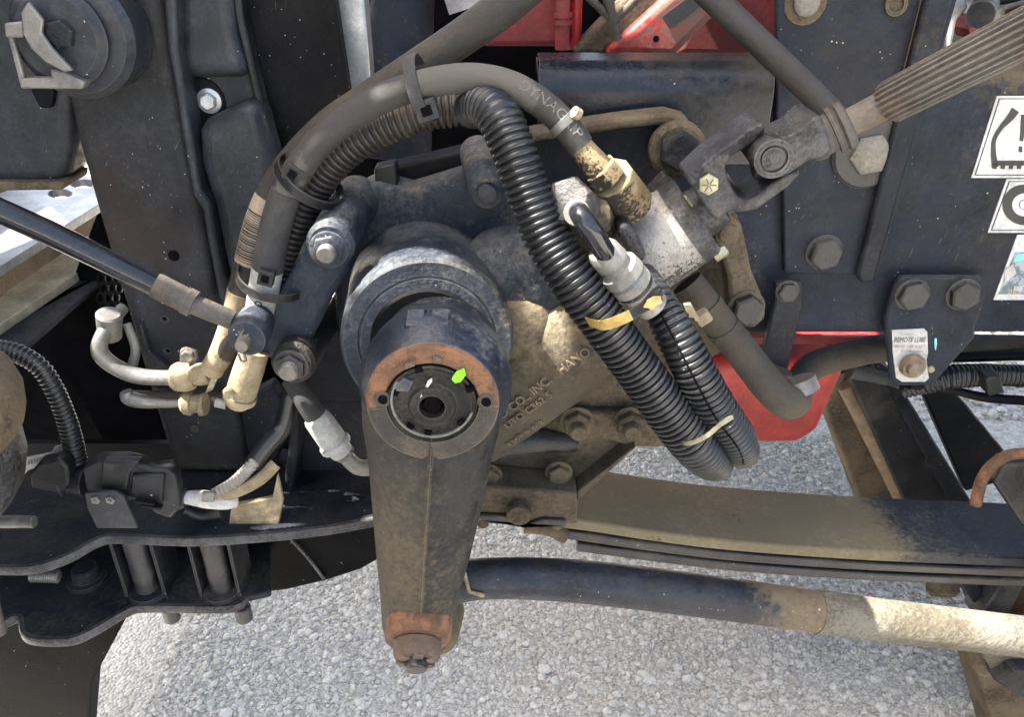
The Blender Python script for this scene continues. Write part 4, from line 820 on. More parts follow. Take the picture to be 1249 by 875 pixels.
build(MB().tube(pathpx([(752, 48, .09, 6), (747, 25, .085, 6), (742, 0, .08, 7), (738, -20, .08, 7)]), 14), "strap_cable", M['jointbrown'], en)
build(MB().tube(pathpx([(745, 22, .085, 5), (728, 6, .08, 5), (712, -10, .08, 5)]), 12), "strap_cable", M['jointbrown'], en)
build(MB().tube(pathpx([(749, 26, .085, 5), (765, 10, .08, 5), (782, -8, .08, 5)]), 12), "strap_cable", M['jointbrown'], en)
build(MB().plate([(820, 70), (870, -40), (990, -40), (985, 75)], .22, .3), "red_block", M['red'], en, bevel=.01)
build(MB().tube(pathpx([(935, -20, .16, 9), (945, 20, .16, 9), (944, 55, .16, 9)]), 16), "red_pipe", M['red'], en)
build(MB().plate([(330, 260), (330, -60), (1010, -60), (1010, 230), (880, 330), (660, 420), (330, 330)], .45, .35), "block", M['void'], en)  # flat black mass stands in for the dark of the engine bay
build(MB().plate([(850, 440), (1038, 443), (1000, 528), (975, 545), (850, 545)], .16, .22), "red_pan", M['redpan'], en, bevel=.018, segs=4)
build(MB().plate([(850, 412), (1100, 412), (1100, 420), (850, 420)], .10, .15), "red_edge", M['red'], en)
build(MB().plate([(850, 421), (1090, 420), (1060, 448), (1000, 462), (860, 470)], .21, .30), "underside", M['dark'], en)
build(MB().plate([(536, -20), (588, -20), (588, 5), (548, 18)], .26, .02), "sunlit_plate", M['decal'], en)  # white plate stands in for a sunlit spot seen through the gap

duct = build(MB().tube(pathpx([(500, -60, .20, 34), (492, 0, .20, 38), (485, 60, .19, 44), (480, 120, .18, 48), (478, 190, .17, 48)]), 28), "air_duct", M['rail'], label="dark navy flexible air duct behind the hose arch", cat="duct")
build(MB().plate([(404, -40), (441, -40), (451, 88), (451, 115), (424, 130)], .06, .03), "metal_strip", M['alu'], bevel=.003, label="bright bare aluminium upright strip between the black panel and the duct", cat="strip")

# steering column bits at the top right corner
tr = thing("linkage", "small silver and black linkage parts in the top right corner", "linkage", P(1200, 30, .03))
build(MB().plate([(1155, -30), (1175, -30), (1182, 10), (1168, 24), (1160, 66), (1152, 70), (1150, 20)], .03, .02), "silver_plate", M['alu'], tr, bevel=.003)
build(MB().tube(pathpx([(1180, -20, .05, 9), (1185, 0, .05, 10), (1176, 16, .05, 9)]), 16), "silver_link", M['alu'], tr)
build(MB().cyl(P(1202, 6, .04), P(1196, 18, -.0), .011, seg=20), "knob", M['plasticdark'], tr)
build(MB().tube(pathpx([(1190, -10, .06, 8), (1215, -2, .06, 8), (1260, -12, .06, 8)]), 14), "black_link", M['dark'], tr)
build(MB().plate([(1196, 20), (1230, 0), (1260, -4), (1260, 30), (1210, 40), (1196, 52)], .07, .03), "bracket", M['steelgrey'], tr, bevel=.003)
build(MB().plate([(1182, 36), (1190, 24), (1199, 22), (1203, 40), (1186, 48)], .06, .03), "red_fin", M['red'], tr)
build(MB().plate([(1233, 14), (1262, 4), (1262, 22), (1237, 24)], .06, .03), "red_fin", M['red'], tr)
build(MB().plate([(1150, 66), (1200, 26), (1290, -10), (1290, 80), (1150, 100)], .10, .04), "back_panel", M['steelgrey'], tr)

# harness below the rail at the right
hn = thing("wire_harness", "black taped wiring harness crossing below the lube plate at the right", "harness", P(1200, 470, .06))
build(corr(pathpx([(1100, 478, .06, 9), (1150, 462, .05, 15), (1190, 458, .05, 15), (1225, 458, .05, 14), (1310, 462, .05, 14)], 10), .005, .08, 18), "loom", M['conduit'], hn, smooth=60)
build(MB().tube(pathpx([(1140, 436, .07, 6), (1190, 436, .07, 6), (1310, 430, .07, 7)]), 14), "cable", M['dark'], hn)
build(MB().tube(pathpx([(1110, 470, .05, 5), (1160, 476, .045, 5), (1210, 486, .04, 6), (1310, 492, .04, 6)]), 14), "cable", M['dark'], hn)
build(MB().plate([(1203, 462), (1220, 458), (1226, 480), (1206, 484)], .02, .02), "clip", M['plasticdark'], hn, bevel=.002)
build(MB().tube(pathpx([(1036, 452, .09, 10), (1080, 462, .09, 8), (1110, 470, .09, 7)]), 14), "cable", M['sleeve'], hn)

# cross member and strap seen through the gap
cm = thing("cross_member", "rusty brown channel crossmember slanting down behind the leaf spring", "crossmember", P(1100, 600, .3))
build(MB().plate([(1008, 500), (1034, 455), (1120, 640), (1060, 640)], .30, .06), "side_flange", M['brown'], cm, bevel=.004)
build(MB().plate([(1030, 440), (1072, 440), (1166, 620), (1176, 640), (1115, 640), (1040, 470)], .26, .03), "web", M['leafdark'], cm, bevel=.003)
build(MB().plate([(1066, 440), (1086, 450), (1190, 620), (1190, 640), (1172, 640)], .245, .06), "front_flange", M['black'], cm, bevel=.003)
build(MB().tube(np.array([p(1030, 470, .285, 9), p(1110, 620, .285, 13)]), 14), "tan_edge", M['wood'], cm)
sb = build(MB().plate([(1120, 468), (1158, 468), (1230, 556), (1215, 590), (1178, 600)], .30, .02), "support_strap", M['black'], bevel=.003, label="flat black strap slanting down right of the crossmember", cat="strap")

# axle parts lower right
ap = thing("axle_bracket", "brown axle casting with a edge coloured pale as if sunlit in the lower right corner", "axle", P(1220, 860, .02))
build(MB().plate([(1172, 700), (1190, 705), (1225, 760), (1200, 765)], .05, .05), "strut", M['black'], ap, bevel=.003)
build(MB().plate([(1222, 712), (1249, 716), (1222, 768), (1192, 760)], .03, .04), "strut", M['joint'], ap, bevel=.003)
build(MB().plate([(1240, 725), (1300, 690), (1300, 780), (1225, 768)], .07, .05), "rusty_block", M['rust'], ap, bevel=.004)
build(MB().lathe(P(1150, 722, .06), (0, -.6, -.8), [(-.02, .02), (0, .02), (.006, .014)], 24), "boss", M['brown'], ap)
build(MB().plate([(1168, 700), (1230, 700), (1230, 740), (1190, 745)], .10, .05), "dark_block", M['void'], ap)
build(MB().plate([(1188, 800), (1300, 795), (1300, 940), (1225, 940)], .0, .08), "casting", M['brown'], ap, bevel=.006)
build(MB().lathe(P(1206, 815, -.02), (-.3, -.8, -.5), [(-.02, .018), (.004, .018), (.01, .012)], 24), "boss", M['brown'], ap)
build(MB().plate([(1199, 797), (1300, 797), (1300, 818), (1240, 818), (1214, 828)], -.035, .02), "sunlit_lip", M['linktan'], ap, bevel=.002)  # pale colour imitates a sunlit triangle on the casting
build(MB().plate([(1212, 832), (1238, 816), (1300, 816), (1300, 870), (1246, 852)], -.05, .03), "black_shield", M['black'], ap, bevel=.004)

# ================================================================== LEFT TOWER AND PANELS
tw = thing("radiator_tower", "tall dull black sheet metal tower post left of the hoses", "tower", P(250, 575, 0))
build(MB().plate([(60, -170), (180, -170), (196, 0), (222, 150), (244, 260), (262, 360), (278, 440), (302, 578), (212, 578), (182, 480), (150, 370), (118, 262), (92, 170), (75, 90)], -.02, .03), "front_panel", M['tower'], tw, bevel=.010, segs=4)
build(MB().plate([(186, -170), (206, -170), (216, 60), (236, 180), (244, 232), (256, 246), (266, 310), (277, 372), (268, 372), (256, 310), (246, 256), (234, 240), (224, 180), (204, 60)], -.028, .05), "seam_rib", M['plastic'], tw, bevel=.003)
build(MB().lathe(P(212, 312, -.0205), NY, [(-.001, .0052), (.0006, .0052)], 20), "hole", M['void'], tw)
for (x, y) in ((201, 389), (205, 428)):
    build(MB().lathe(P(x, y, -.0205), NY, [(-.001, .0042), (.001, .0042), (.001, .0025), (-.0005, .0022)], 18), "rivet", M['bolt'], tw)
build(MB().plate([(118, 262), (150, 370), (182, 480), (212, 578), (150, 578), (60, 420)], .12, .02), "void_shade", M['void'], tw)  # black sheet painted in for the unlit space behind the tower
build(MB().plate([(205, 380), (425, 370), (460, 640), (240, 640)], .12, .02), "gap_shade", M['void'], tw)  # black sheet added so the gap behind reads as dark shade
build(MB().plate([(170, 395), (182, 430), (212, 455), (222, 475), (190, 475), (176, 440)], -.03, .012), "gusset", M['tower'], tw, bevel=.002)
build(MB().plate([(228, 520), (330, 470), (352, 500), (340, 560), (300, 578), (218, 578)], -.008, .02), "foot_plate", M['black'], tw, bevel=.003)
build(MB().lathe(P(238, 523, -.0215), NY, [(-.001, .004), (.001, .004), (.001, .003)], 16), "rivet", M['bolt'], tw)

mp = thing("moulded_panel", "moulded black plastic cover with a bulge and a silver bolt beside the tower", "panel", P(290, 380, .01))
build(MB().plate([(200, -170), (272, -170), (290, 20), (312, 110), (338, 205), (345, 235), (300, 330), (285, 385), (272, 372), (250, 250), (238, 232), (214, 90)], .004, .03), "panel", M['plastic'], mp, bevel=.012, segs=4)
build(MB().plate([(212, -150), (268, -150), (288, 40), (304, 96), (222, 97), (214, 60)], -.010, .03), "upper_bulge", M['plastic'], mp, bevel=.012, segs=5)
build(MB().plate([(240, 160), (248, 148), (290, 128), (315, 122), (336, 200), (342, 232), (304, 318), (282, 360), (258, 250), (242, 200)], -.022, .04), "lower_bulge", M['plastic'], mp, bevel=.018, segs=6)
bolt(mp, 252, 125, .000, 10, M['alu'], h=10, washer=1.5, wm=M['alu'], rot=.4)
build(MB().lathe(P(247, 123, .003), NY, [(-.001, .020), (.0015, .020), (.003, .017)], 24), "pad", M['dark'], mp)
mt = build(MB().plate([(277, -170), (402, -170), (408, 0), (425, 112), (400, 160), (350, 214), (338, 205), (312, 110), (292, 20)], .02, .02), "mud_flap", M['matte'], bevel=.003, label="flat matte black flap panel with white flecks behind the hose arch", cat="panel")
build(MB().plate([(266, -170), (278, -170), (296, 20), (316, 110), (342, 206), (338, 214), (308, 112), (286, 20)], -.004, .02), "edge_strip", M['plasticdark'], mt, bevel=.002)

# round rubber mount and its bracket, upper left
mo = thing("hood_mount", "round black rubber mount held by a bare metal clamp in the upper left corner", "mount", P(70, 100, -.05))
build(MB().lathe(P(92, 42, -.06), NY, [(-.045, .040), (-.03, .047), (.004, .047), (.010, .042), (.011, .030)], 48), "outer_disc", M['plastic'], mo)
build(MB().lathe(P(78, 44, -.068), NY, [(-.01, .034), (.008, .036), (.013, .030), (.013, .022)], 44), "rubber_disc", M['plastic'], mo)
bolt(mo, 70, 42, -.078, 17, M['black'], h=14, washer=1.35, rot=.2)
build(MB().plate([(25, 15), (34, 2), (52, 25), (50, 40), (62, 58), (88, 86), (78, 88), (55, 76), (38, 60), (28, 42)], -.094, .004), "clamp_arm", M['steelgrey'], mo, bevel=.001)
build(MB().plate([(4, 28), (27, 26), (28, 46), (6, 46)], -.088, .006), "clamp_tab", M['steelgrey'], mo, bevel=.0015)
build(MB().plate([(24, 96), (62, 94), (60, 84), (78, 88), (103, 100), (100, 109), (24, 108)], -.088, .012), "clamp_foot", M['steelgrey'], mo, bevel=.0015)
build(MB().plate([(8, 40), (14, 40), (30, 98), (24, 104)], -.084, .004), "clamp_leg", M['steelgrey'], mo, bevel=.001)
bd = build(MB().plate([(-60, -170), (80, -170), (95, 80), (88, 180), (78, 226), (40, 229), (-60, 226)], -.005, .06), "cooler_body", M['plastic'], bevel=.014, segs=5, label="dark smooth body behind the round mount at the left edge", cat="housing")
build(MB().plate([(-60, 222), (78, 222), (76, 232), (-60, 234)], -.012, .05), "bottom_lip", M['brown'], bd, bevel=.002)
for q_ in ((40, 108, 60, 135),):
    build(MB().plate([(36, 108), (66, 108), (62, 132), (48, 132)], -.012, .01), "recess", M['dark'], bd, bevel=.002)

# step tread at the left edge
zs = P(60, 300, .06).z
stp = thing("step", "pale aluminium step tread with oval holes at the left edge", "step", P(40, 330, .06))
el = lambda cx, cy, a, b, n=18: [(cx + a * math.cos(2 * math.pi * i / n), cy + b * math.sin(2 * math.pi * i / n)) for i in range(n)]
build(MB().hplate([(-70, 262), (20, 228), (88, 208), (130, 222), (130, 243), (-70, 368)], zs, .010, holes=[el(73, 236, 15, 5.5), el(100, 224, 15, 5.5)]), "tread", M['alu'], stp, bevel=.001)
zr = zs - .011
build(MB().prism([PZ(-70, 370, zs - .010), PZ(132, 243, zs - .010), PZ(132, 243, zs - .010) + Vector((0, 0, -.026)), PZ(-70, 370, zs - .010) + Vector((0, 0, -.026))], (-.004, .008, 0)), "front_edge", M['wood'], stp, bevel=.001)
build(MB().hplate([(-70, 415), (130, 262), (140, 290), (128, 310), (-70, 442)], zs - .055, .02), "ledge", M['beam'], stp, bevel=.001)
ch = build(MB().hplate([(-70, 440), (130, 300), (150, 318), (138, 330), (34, 420), (-70, 424)], zs - .065, .006), "channel_ledge", M['black'], bevel=.002, label="dark painted channel ledge below the pale step", cat="ledge")
build(MB().plate([(-70, 420), (34, 420), (138, 330), (150, 360), (200, 500), (215, 590), (-70, 620)], .22, .02), "back_panel", M['void'], ch)  # black sheet stands in for the darkness under the ledge
# expanded mesh behind the tower edge
gm = MB()
for i in range(4):
    for j in range(3):
        cx, cy = 122 + j * 9 + (i % 2) * 4, 340 + i * 12
        gm.add(*(lambda b: (b.v, b.f))(MB().plate(el(cx, cy, 5.4, 7.6, 8), .10, .003, holes=[el(cx, cy, 3.6, 5.4, 8)])))
build(gm, "mesh_grille", M['dark'], label="scrap of black expanded mesh left of the tower", cat="grille")

# coolant pipes at the left
cp1 = thing("bent_pipe", "bare grey bent pipe with a cream clamp left of the tower foot", "pipe", P(150, 470, -.06))
build(MB().tube(pathpx([(150, 376, -.03, 7), (136, 392, -.05, 8), (124, 412, -.065, 9), (122, 430, -.07, 10), (138, 446, -.07, 10), (165, 458, -.07, 10), (195, 461, -.07, 9.5), (232, 460, -.07, 9.5)]), 22), "tube", M['steelgrey'], cp1)
build(MB().cyl(P(134, 412, -.05), P(133, 382, -.055), .0105, .0115, 24, ch=.002), "stub", M['steelgrey'], cp1)
build(MB().tube(pathpx([(155, 395, -.035, 5), (165, 425, -.04, 5.5), (162, 445, -.045, 6)]), 14), "stay", M['ferrule'], cp1)
build(MB().tube(np.array([p(211, 460, -.07, 15), p(216, 460, -.07, 18), p(226, 460, -.07, 18.5), p(234, 459, -.07, 17), p(238, 459, -.07, 14)]), 24), "clamp", M['tanhose'], cp1, smooth=30)
build(MB().tube(np.array([p(238, 458, -.075, 12), p(243, 457, -.076, 14), p(258, 455, -.078, 14)]), 24), "sleeve", M['tanhose'], cp1)
build(MB().band(ellipse_loop(P(262, 458, -.08), Vector((.007, -.002, .013)), Vector((0, .012, .004))), Vector((.0035, 0, .0015)), .0014), "wire_clamp", M['zincyellow'], cp1)
tb = build(MB().plate([(219, 444), (219, 428), (224, 426), (238, 430), (241, 446)], -.068, .006), "tab", M['steelgrey'], cp1, bevel=.001)
bolt(cp1, 228, 436, -.068, 8, M['zinc'], h=7, washer=1.2)
cp2 = thing("bent_pipe", "lower tapering bare pipe with a dusty two piece clamp below the other pipe", "pipe", P(190, 500, -.06))
build(MB().tube(pathpx([(153, 478, -.07, 7), (158, 486, -.07, 9), (175, 490, -.07, 8.5), (200, 492, -.07, 6), (228, 492, -.07, 5)]), 20), "tube", M['steelgrey'], cp2)
build(MB().tube(np.array([p(222, 491, -.07, 11), p(226, 491, -.07, 15), p(234, 492, -.07, 15.5), p(236, 492, -.07, 12), p(244, 492, -.07, 12), p(246, 493, -.07, 15), p(251, 493, -.07, 14)]), 22), "clamp", M['tanhose'], cp2, smooth=30)
build(MB().tube(np.array([p(160, 482, -.04, 6), p(275, 487, -.04, 8)]), 14), "shadow_tube", M['hosebrown'], cp2)

# black loom dropping to the connector on the left
build(corr(pathpx([(-40, 425, -.08, 11), (10, 428, -.08, 12), (45, 445, -.085, 12), (66, 475, -.09, 12), (82, 515, -.09, 12), (92, 555, -.09, 12), (97, 582, -.09, 12)], 12), .0045, .10, 18), "loom_tube", M['conduit'], smooth=60, label="thin black corrugated loom dropping to the connector at the left", cat="conduit")
# connector assembly
zU = P(240, 655, -.12).z          # top of the upper shelf
cn = thing("connector", "black multi pin electrical connector pair on its bracket at the left", "connector", P(140, 640, -.11))
build(MB().plate([(34, 580), (46, 566), (72, 560), (84, 572), (84, 600), (70, 604), (38, 598)], -.115, .016), "boot", M['plasticdark'], cn, bevel=.003)
build(MB().tube(np.array([p(74, 586, -.10, 17), p(80, 586, -.10, 20), p(86, 586, -.10, 17), p(90, 587, -.10, 20), p(106, 588, -.10, 19)]), 24), "collar", M['plasticdark'], cn)
build(MB().plate([(100, 570), (118, 562), (150, 562), (168, 566), (188, 574), (206, 574), (214, 582), (220, 620), (208, 634), (190, 628), (176, 616), (150, 606), (104, 600)], -.125, .016), "housing", M['plasticdark'], cn, bevel=.003, segs=3)
build(MB().plate([(124, 564), (170, 564), (158, 578), (154, 598), (122, 596)], -.129, .010), "latch", M['plasticdark'], cn, bevel=.002)
build(MB().plate([(160, 580), (200, 580), (196, 618), (180, 614), (158, 604)], -.129, .010), "ribbed_block", M['plasticdark'], cn, bevel=.002)
for (x, y) in ((164, 612), (172, 617)): build(MB().plate([(x, y), (x + 24, y + 3), (x + 24, y + 5.5), (x, y + 2.5)], -.135, .006), "rib", M['dark'], cn)
build(MB().tube(np.array([p(205, 605, -.11, 15), p(222, 606, -.11, 16), p(228, 607, -.11, 13)]), 22), "end_cap", M['plasticdark'], cn)
br = build(MB().plate([(103, 602), (140, 600), (150, 606), (168, 645), (118, 645), (106, 620)], -.138, .004), "bracket", M['plastic'], cn, bevel=.001)
for x in (117, 135): build(MB().lathe(P(x, 610, -.138), NY, [(0, .0045), (.0015, .0045), (.002, .0022), (.0035, .002)], 5), "clip", M['steelgrey'], br)
tg = thing("paper_tag", "white printed paper tag tucked behind the connector at the left", "tag", P(60, 590, -.08))
build(MB().plate([(26, 560), (62, 553), (66, 546), (78, 543), (82, 546), (82, 562), (60, 566), (34, 574), (28, 582)], -.085, .002), "label", M['white'], tg)
qb = MB()
for i in range(9): qb.plate([(34 + i * 3.4, 562 - i * .7), (35.6 + i * 3.4, 561.6 - i * .7), (36 + i * 3.4, 567 - i * .7), (34.4 + i * 3.4, 567.6 - i * .7)], -.0858, .0005)
build(qb, "bars", M['inkgrey'], tg)
# white wrapped wires to the right of the connector
ww = thing("wire_bundle", "pale taped wire bundle leaving the connector to the right", "wires", P(270, 610, -.12))
build(MB().tube(pathpx([(226, 607, -.112, 8), (240, 608, -.115, 10), (255, 610, -.12, 11), (275, 612, -.12, 10), (288, 611, -.115, 8)]), 16), "taped_wires", M['white'], ww)
build(corr(pathpx([(262, 604, -.12, 8), (285, 590, -.115, 8), (305, 570, -.11, 8), (312, 562, -.105, 8)]), .004, .1, 16), "grey_loom", M['ferrule'], ww, smooth=60)
build(MB().tube(pathpx([(258, 608, -.122, 7), (290, 600, -.118, 7), (318, 584, -.11, 8), (336, 566, -.10, 8)]), 14), "tan_wire", M['tanhose'], ww)
build(MB().tube(pathpx([(308, 568, -.105, 11), (325, 545, -.095, 12), (345, 520, -.085, 12), (355, 480, -.075, 12)]), 16), "black_loom", M['conduit'], ww)
build(MB().plate([(246, 602), (262, 602), (260, 614), (245, 613)], -.133, .004), "clip", M['steelgrey'], ww, bevel=.0006)
build(MB().tube(pathpx([(226, 622, -.10, 6), (245, 630, -.10, 6), (270, 626, -.10, 6)]), 12), "black_cable", M['plasticdark'], ww)

# ================================================================== LOWER LEFT BRACKETS
lb_ = thing("bumper_bracket", "dark double shelf bracket with two spacer tubes at the lower left", "bracket", P(200, 750, -.1))
z1_ = P(240, 656, -.12).z; z2_ = P(220, 738, -.12).z
sm2 = lambda q: [tuple(a) for a in spline(q, 5)]
UE = sm2([(-60, 688), (10, 692), (48, 689), (85, 676), (118, 658), (145, 654), (240, 657), (340, 650), (400, 643), (456, 633)])
LE = sm2([(-60, 800), (16, 752), (28, 772), (44, 779), (84, 779), (112, 768), (152, 745), (175, 739), (262, 740), (290, 737), (300, 729)])
upper = UE + [(455, 560), (330, 545), (210, 560), (100, 575), (-60, 600)]
build(MB().hplate(upper, z1_, .008), "upper_shelf", M['black'], lb_, bevel=.002)
lower = LE + [(330, 722), (330, 650), (-60, 660)]
build(MB().hplate(lower, z2_, .008), "lower_shelf", M['black'], lb_, bevel=.002)
for (pts_, z_, m_) in ((UE, z1_, 'joint'), (LE, z2_, 'joint')):
    q_ = [PZ(x, y, z_) for x, y in pts_]; vs_ = []; n_ = len(q_)
    for i_ in range(n_):
        t_ = q_[min(n_ - 1, i_ + 1)] - q_[max(0, i_ - 1)]; nn = Vector((t_.y, -t_.x, 0)).normalized() * .0026
        for (sg, dz) in ((-1, .0006), (.6, .0006), (1, -.001), (1, -.0080), (.6, -.0092), (-1, -.0092)): vs_.append(q_[i_] + nn * sg + Vector((0, 0, dz)))
    eb = MB().add(vs_, [(6 * a + b, 6 * a + (b + 1) % 6, 6 * a + 6 + (b + 1) % 6, 6 * a + 6 + b) for a in range(n_ - 1) for b in range(6)] + [tuple(range(6)), tuple(6 * (n_ - 1) + b for b in range(6))])
    build(eb, "shelf_edge", M[m_], lb_)
# vertical web joining both shelves at the back
pa, pb = PZ(-60, 672, z2_), PZ(335, 660, z2_)
build(MB().prism([Vector((-.75, .05, z2_)), Vector((-.13, .05, z2_)), Vector((-.13, .05, z1_ - .008)), Vector((-.75, .05, z1_ - .008))], (0, .008, 0)), "rear_web", M['dark'], lb_)
for x in (182, 272):
    b_ = PZ(x, 722, z2_); t_ = Vector((b_.x, b_.y, z1_ - .008))
    spc = build(MB().cyl(b_, t_, .0115, seg=24), "spacer_tube", M['bolt'], lb_)
    build(MB().lathe(b_, (0, 0, 1), [(0, .020), (.004, .019), (.006, .0125)], 24), "weld_collar", M['black'], spc)
    be = PZ(x + 19, 741, z2_) + Vector((0, .008, 0)); build(MB().cyl(be + Vector((0, .0, -.008)), be + Vector((0, 0, -.026)), .0085, seg=20, ch=.001), "bolt_end", M['bolt'], spc)
    for sgn in (-1, 1): build(MB().box((b_ + t_) / 2 + Vector((sgn * .020, .012, 0)), (.0015, 0, 0), (0, .02, 0), (0, 0, (t_ - b_).length / 2)), "side_rib", M['black'], lb_)
q = PZ(107, 708, z2_); build(MB().lathe(q, UP, [(0, .020), (.004, .020), (.005, .014), (.016, .0135), (.018, .011)], 26), "bolt", M['black'], lb_)
for (x0, y0, x1, y1, Y, r) in ((-6, 637, 42, 637, -.15, 8), (38, 703, 72, 704, -.10, 8)):
    n_ = 26; pth = np.array([p(x0 + (x1 - x0) * i / n_, y0 + (y1 - y0) * i / n_, Y, r * (1 if i % 2 else .88)) for i in range(n_ + 1)])
    build(MB().tube(pth, 16), "threaded_stud", M['steelgrey'], lb_, smooth=60)
# pan-like pocket right of the shelf
build(MB().plate([(362, 482), (380, 470), (440, 420), (452, 600), (452, 640), (344, 645), (352, 560)], -.012, .02), "pocket_panel", M['black'], lb_, bevel=.003)
build(MB().plate([(356, 480), (366, 482), (362, 560), (352, 648), (338, 652), (350, 560)], -.050, .045), "pocket_rib", M['black'], lb_, bevel=.003)
build(MB().plate([(380, 410), (425, 330), (440, 420), (446, 490), (372, 488)], -.03, .02), "gear_back_plate", M['black'], lb_, bevel=.002)
build(MB().plate([(282, 618), (332, 608), (338, 580), (345, 612), (340, 640), (325, 650), (278, 648)], -.10, .006), "tan_tab", M['tanhose'], lb_, bevel=.001)  # small tab coloured tan

# curved crossmember behind the lower shelf
cv = [(250, 650), (462, 636), (470, 640), (470, 680), (440, 697), (400, 710), (350, 722), (300, 728), (250, 730)]
cx_ = build(MB().plate(cv, -.03, .10), "front_crossmember", M['deep'], bevel=.006, segs=3, label="curved black crossmember left of the steering arm under the shelf", cat="crossmember")
build(MB().tube(pathpx([(352, 655, -.032, 2), (375, 680, -.033, 2), (395, 706, -.032, 2)]), 8), "weld_line", M['joint'], cx_)
build(MB().lathe(P(232, 668, -.031), NY, [(0, .018), (.001, .018)], 24), "hole", M['void'], cx_)

# bumper corner at the bottom left
bu = build(MB().plate([(-80, 735), (60, 770), (152, 742), (155, 752), (111, 834), (106, 900), (100, 960), (-80, 960)], -.06, .03), "bumper", M['deep'], bevel=.003, label="scuffed flat black bumper corner at the bottom left", cat="bumper")

# shock end at the left edge
sa = thing("shock_absorber", "dusty rounded damper end with grey shiny lower sleeve at the left edge", "damper", P(-10, 770, -.22))
xA = P(-75, 600, -.22).x
def shock(name, m, prof):
    pr = []
    for y, e_ in prof:
        q = P(e_ - 13, y, -.22); pr.append((q.z, max(.006, q.x - xA)))
    pr.sort(); z0_ = pr[0][0]; build(MB().lathe(Vector((xA, -.22, 0)), UP, pr, 40), name, m, sa)
shock("dust_cap", M['brown'], [(455, -30), (462, -6), (478, 12), (500, 25), (520, 29), (535, 28), (545, 22)])
shock("sleeve", M['joint'], [(543, 20), (552, 26), (575, 33), (600, 32), (620, 22), (640, 4), (652, -6)])
shock("rod", M['jointbrown'], [(645, -8), (690, -6), (700, 5), (735, 10), (766, 12), (772, 6)])

# ================================================================== UNSEEN BLOCKERS added to shade the scene, openings cut where sun patches land
hd_ = thing("shade_hood", "added unseen hood tilted open ahead of the truck beyond the left picture edge", "shade_hood", (-.98, .7, .3))  # unseen sheet added as a sun blocker, one opening lights the ledge
HX = -.98; op = []
for (x, y) in ((-20, 432), (-20, 405), (120, 300), (150, 330)):
    q = PZ(x, y, zs - .055); t = (HX - q.x) / SUN.x; h = q + SUN * t; op.append(Vector((HX, max(-.05, h.y), h.z)))
build(MB().prism([Vector((HX, a, b)) for a, b in ((-.09, .30), (.88, .30), (.88, 2.65), (-.09, 2.65))], (-.01, 0, 0), [op]), "shell", M['matte'], hd_)
build(MB().box((.50, .56, 1.58), (.52, 0, 0), (0, .58, 0), (0, 0, .26)), "shade_block", M['dark'], en, bevel=.03)  # unseen box added overhead to shade the rail and the ground
ty = thing("shade_wheel", "unseen black front wheel added to shade the ground from beyond the right edge of the picture", "wheel", (1.17, -.1, 0))  # unseen wheel added to keep sky light off the ground at right
build(MB().lathe((1.17, -.04, .52), NY, [(0, .30), (0, .46), (.03, .51), (.06, .52), (.24, .52), (.27, .51), (.30, .46), (.30, .30)], 64), "tread", M['matte'], ty)
XF = -.70
def hull(p):
    p = sorted(set(p))
    def half(q):
        h = []
        for a in q:
            while len(h) > 1 and (h[-1][0] - h[-2][0]) * (a[1] - h[-2][1]) - (h[-1][1] - h[-2][1]) * (a[0] - h[-2][0]) <= 0: h.pop()
            h.append(a)
        return h
    l = half(p); u = half(p[::-1]); return l[:-1] + u[:-1]
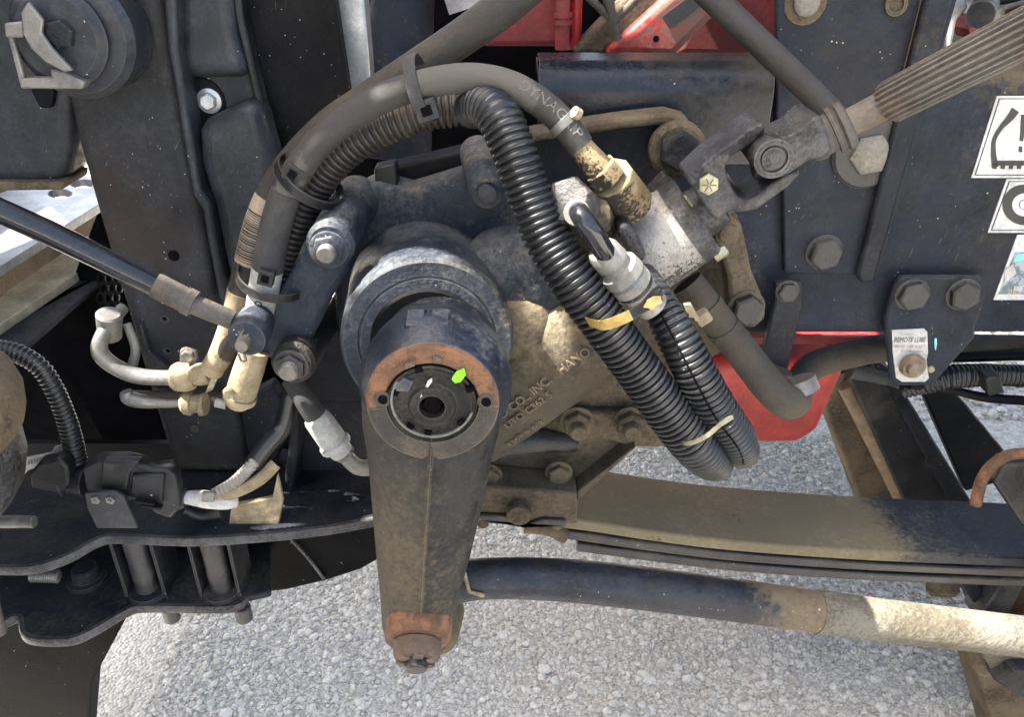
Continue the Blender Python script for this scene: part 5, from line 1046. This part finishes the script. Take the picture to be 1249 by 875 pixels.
gaps = [
    [(424, 392, -.158), (428, 380, -.145), (450, 325, -.130), (500, 312, -.124), (550, 314, -.130), (618, 372, -.145), (616, 378, -.166), (500, 335, -.164), (430, 392, -.164)],
    [(622, 335, -.115), (668, 340, -.12), (700, 400, -.13), (690, 430, -.145), (630, 420, -.15), (618, 370, -.14)],
    [(735, 205, -.158), (780, 215, -.13), (830, 245, -.12), (835, 300, -.15), (790, 330, -.15), (760, 275, -.16)],
    [(1000, 722, -.135), (1000, 765, -.198), (1290, 745, -.135), (1290, 800, -.198)],
    [(118, 376, -.045), (118, 450, -.09), (160, 500, -.09), (290, 500, -.14), (330, 380, -.155), (335, 366, -.155), (300, 345, -.11), (200, 450, -.05)],
    [(388, 312, -.175), (402, 306, -.175), (402, 322, -.158), (388, 326, -.158)],
    [(278, 620, -.112), (332, 610, -.112), (450, 596, -.06), (452, 640, -.09), (280, 655, -.115)],
    [(636, 205, -.185), (662, 205, -.19), (692, 305, -.215), (664, 305, -.205)],
]
outer = [(-.345, .50), (-.03, .50), (-.03, 2.95), (-.345, 2.95)]
hl = []
for gp in gaps:
    pts = []
    for (x, y, Y) in gp:
        q = P(x, y, Y); t = (XF - q.x) / SUN.x; h = q + SUN * t; pts.append((h.y, h.z))
    hl.append([Vector((XF, a, b)) for a, b in hull(pts)])
fd = thing("shade_fender", "added unseen fender skirt with cut openings beyond the left picture edge", "shade_fender", (XF, -.3, 1.14))  # unseen sheet added as a sun mask, openings aimed at chosen parts
build(MB().prism([Vector((XF, a, b)) for a, b in outer], (-.004, 0, 0), hl), "skirt", M['matte'], fd)
tl = thing("shade_trailer", "made-up grey trailer parked ahead of the truck beyond the left picture edge", "shade_trailer", (-3.2, -3.2, 0))  # made-up wall, added to shade the ground in front and deepen contrast
build(MB().box((-3.2, -3.2, 3.3), (.1, 0, 0), (0, 2.5, 0), (0, 0, 2.5)), "side_wall", M['steelgrey'], tl, bevel=.02)
build(MB().box((-3.2, -3.2, .4), (.08, 0, 0), (0, 2.4, 0), (0, 0, .395)), "side_skirt", M['dark'], tl)
ft = thing("shade_tank", "made-up dark tank added to block light on the far side of the truck hidden behind the frame rail", "fuel tank", (.75, 1.1, .36))  # unseen tank and rail added to block sky light from the far side
build(MB().lathe((-.15, 1.08, .66), (1, 0, 0), [(0, .26), (.02, .29), (1.85, .29), (1.87, .26)], 48), "shell", M['dark'], ft)
build(MB().box((.75, .90, .82), (1.0, 0, 0), (0, .01, 0), (0, 0, .13)), "far_rail", M['black'], ft)
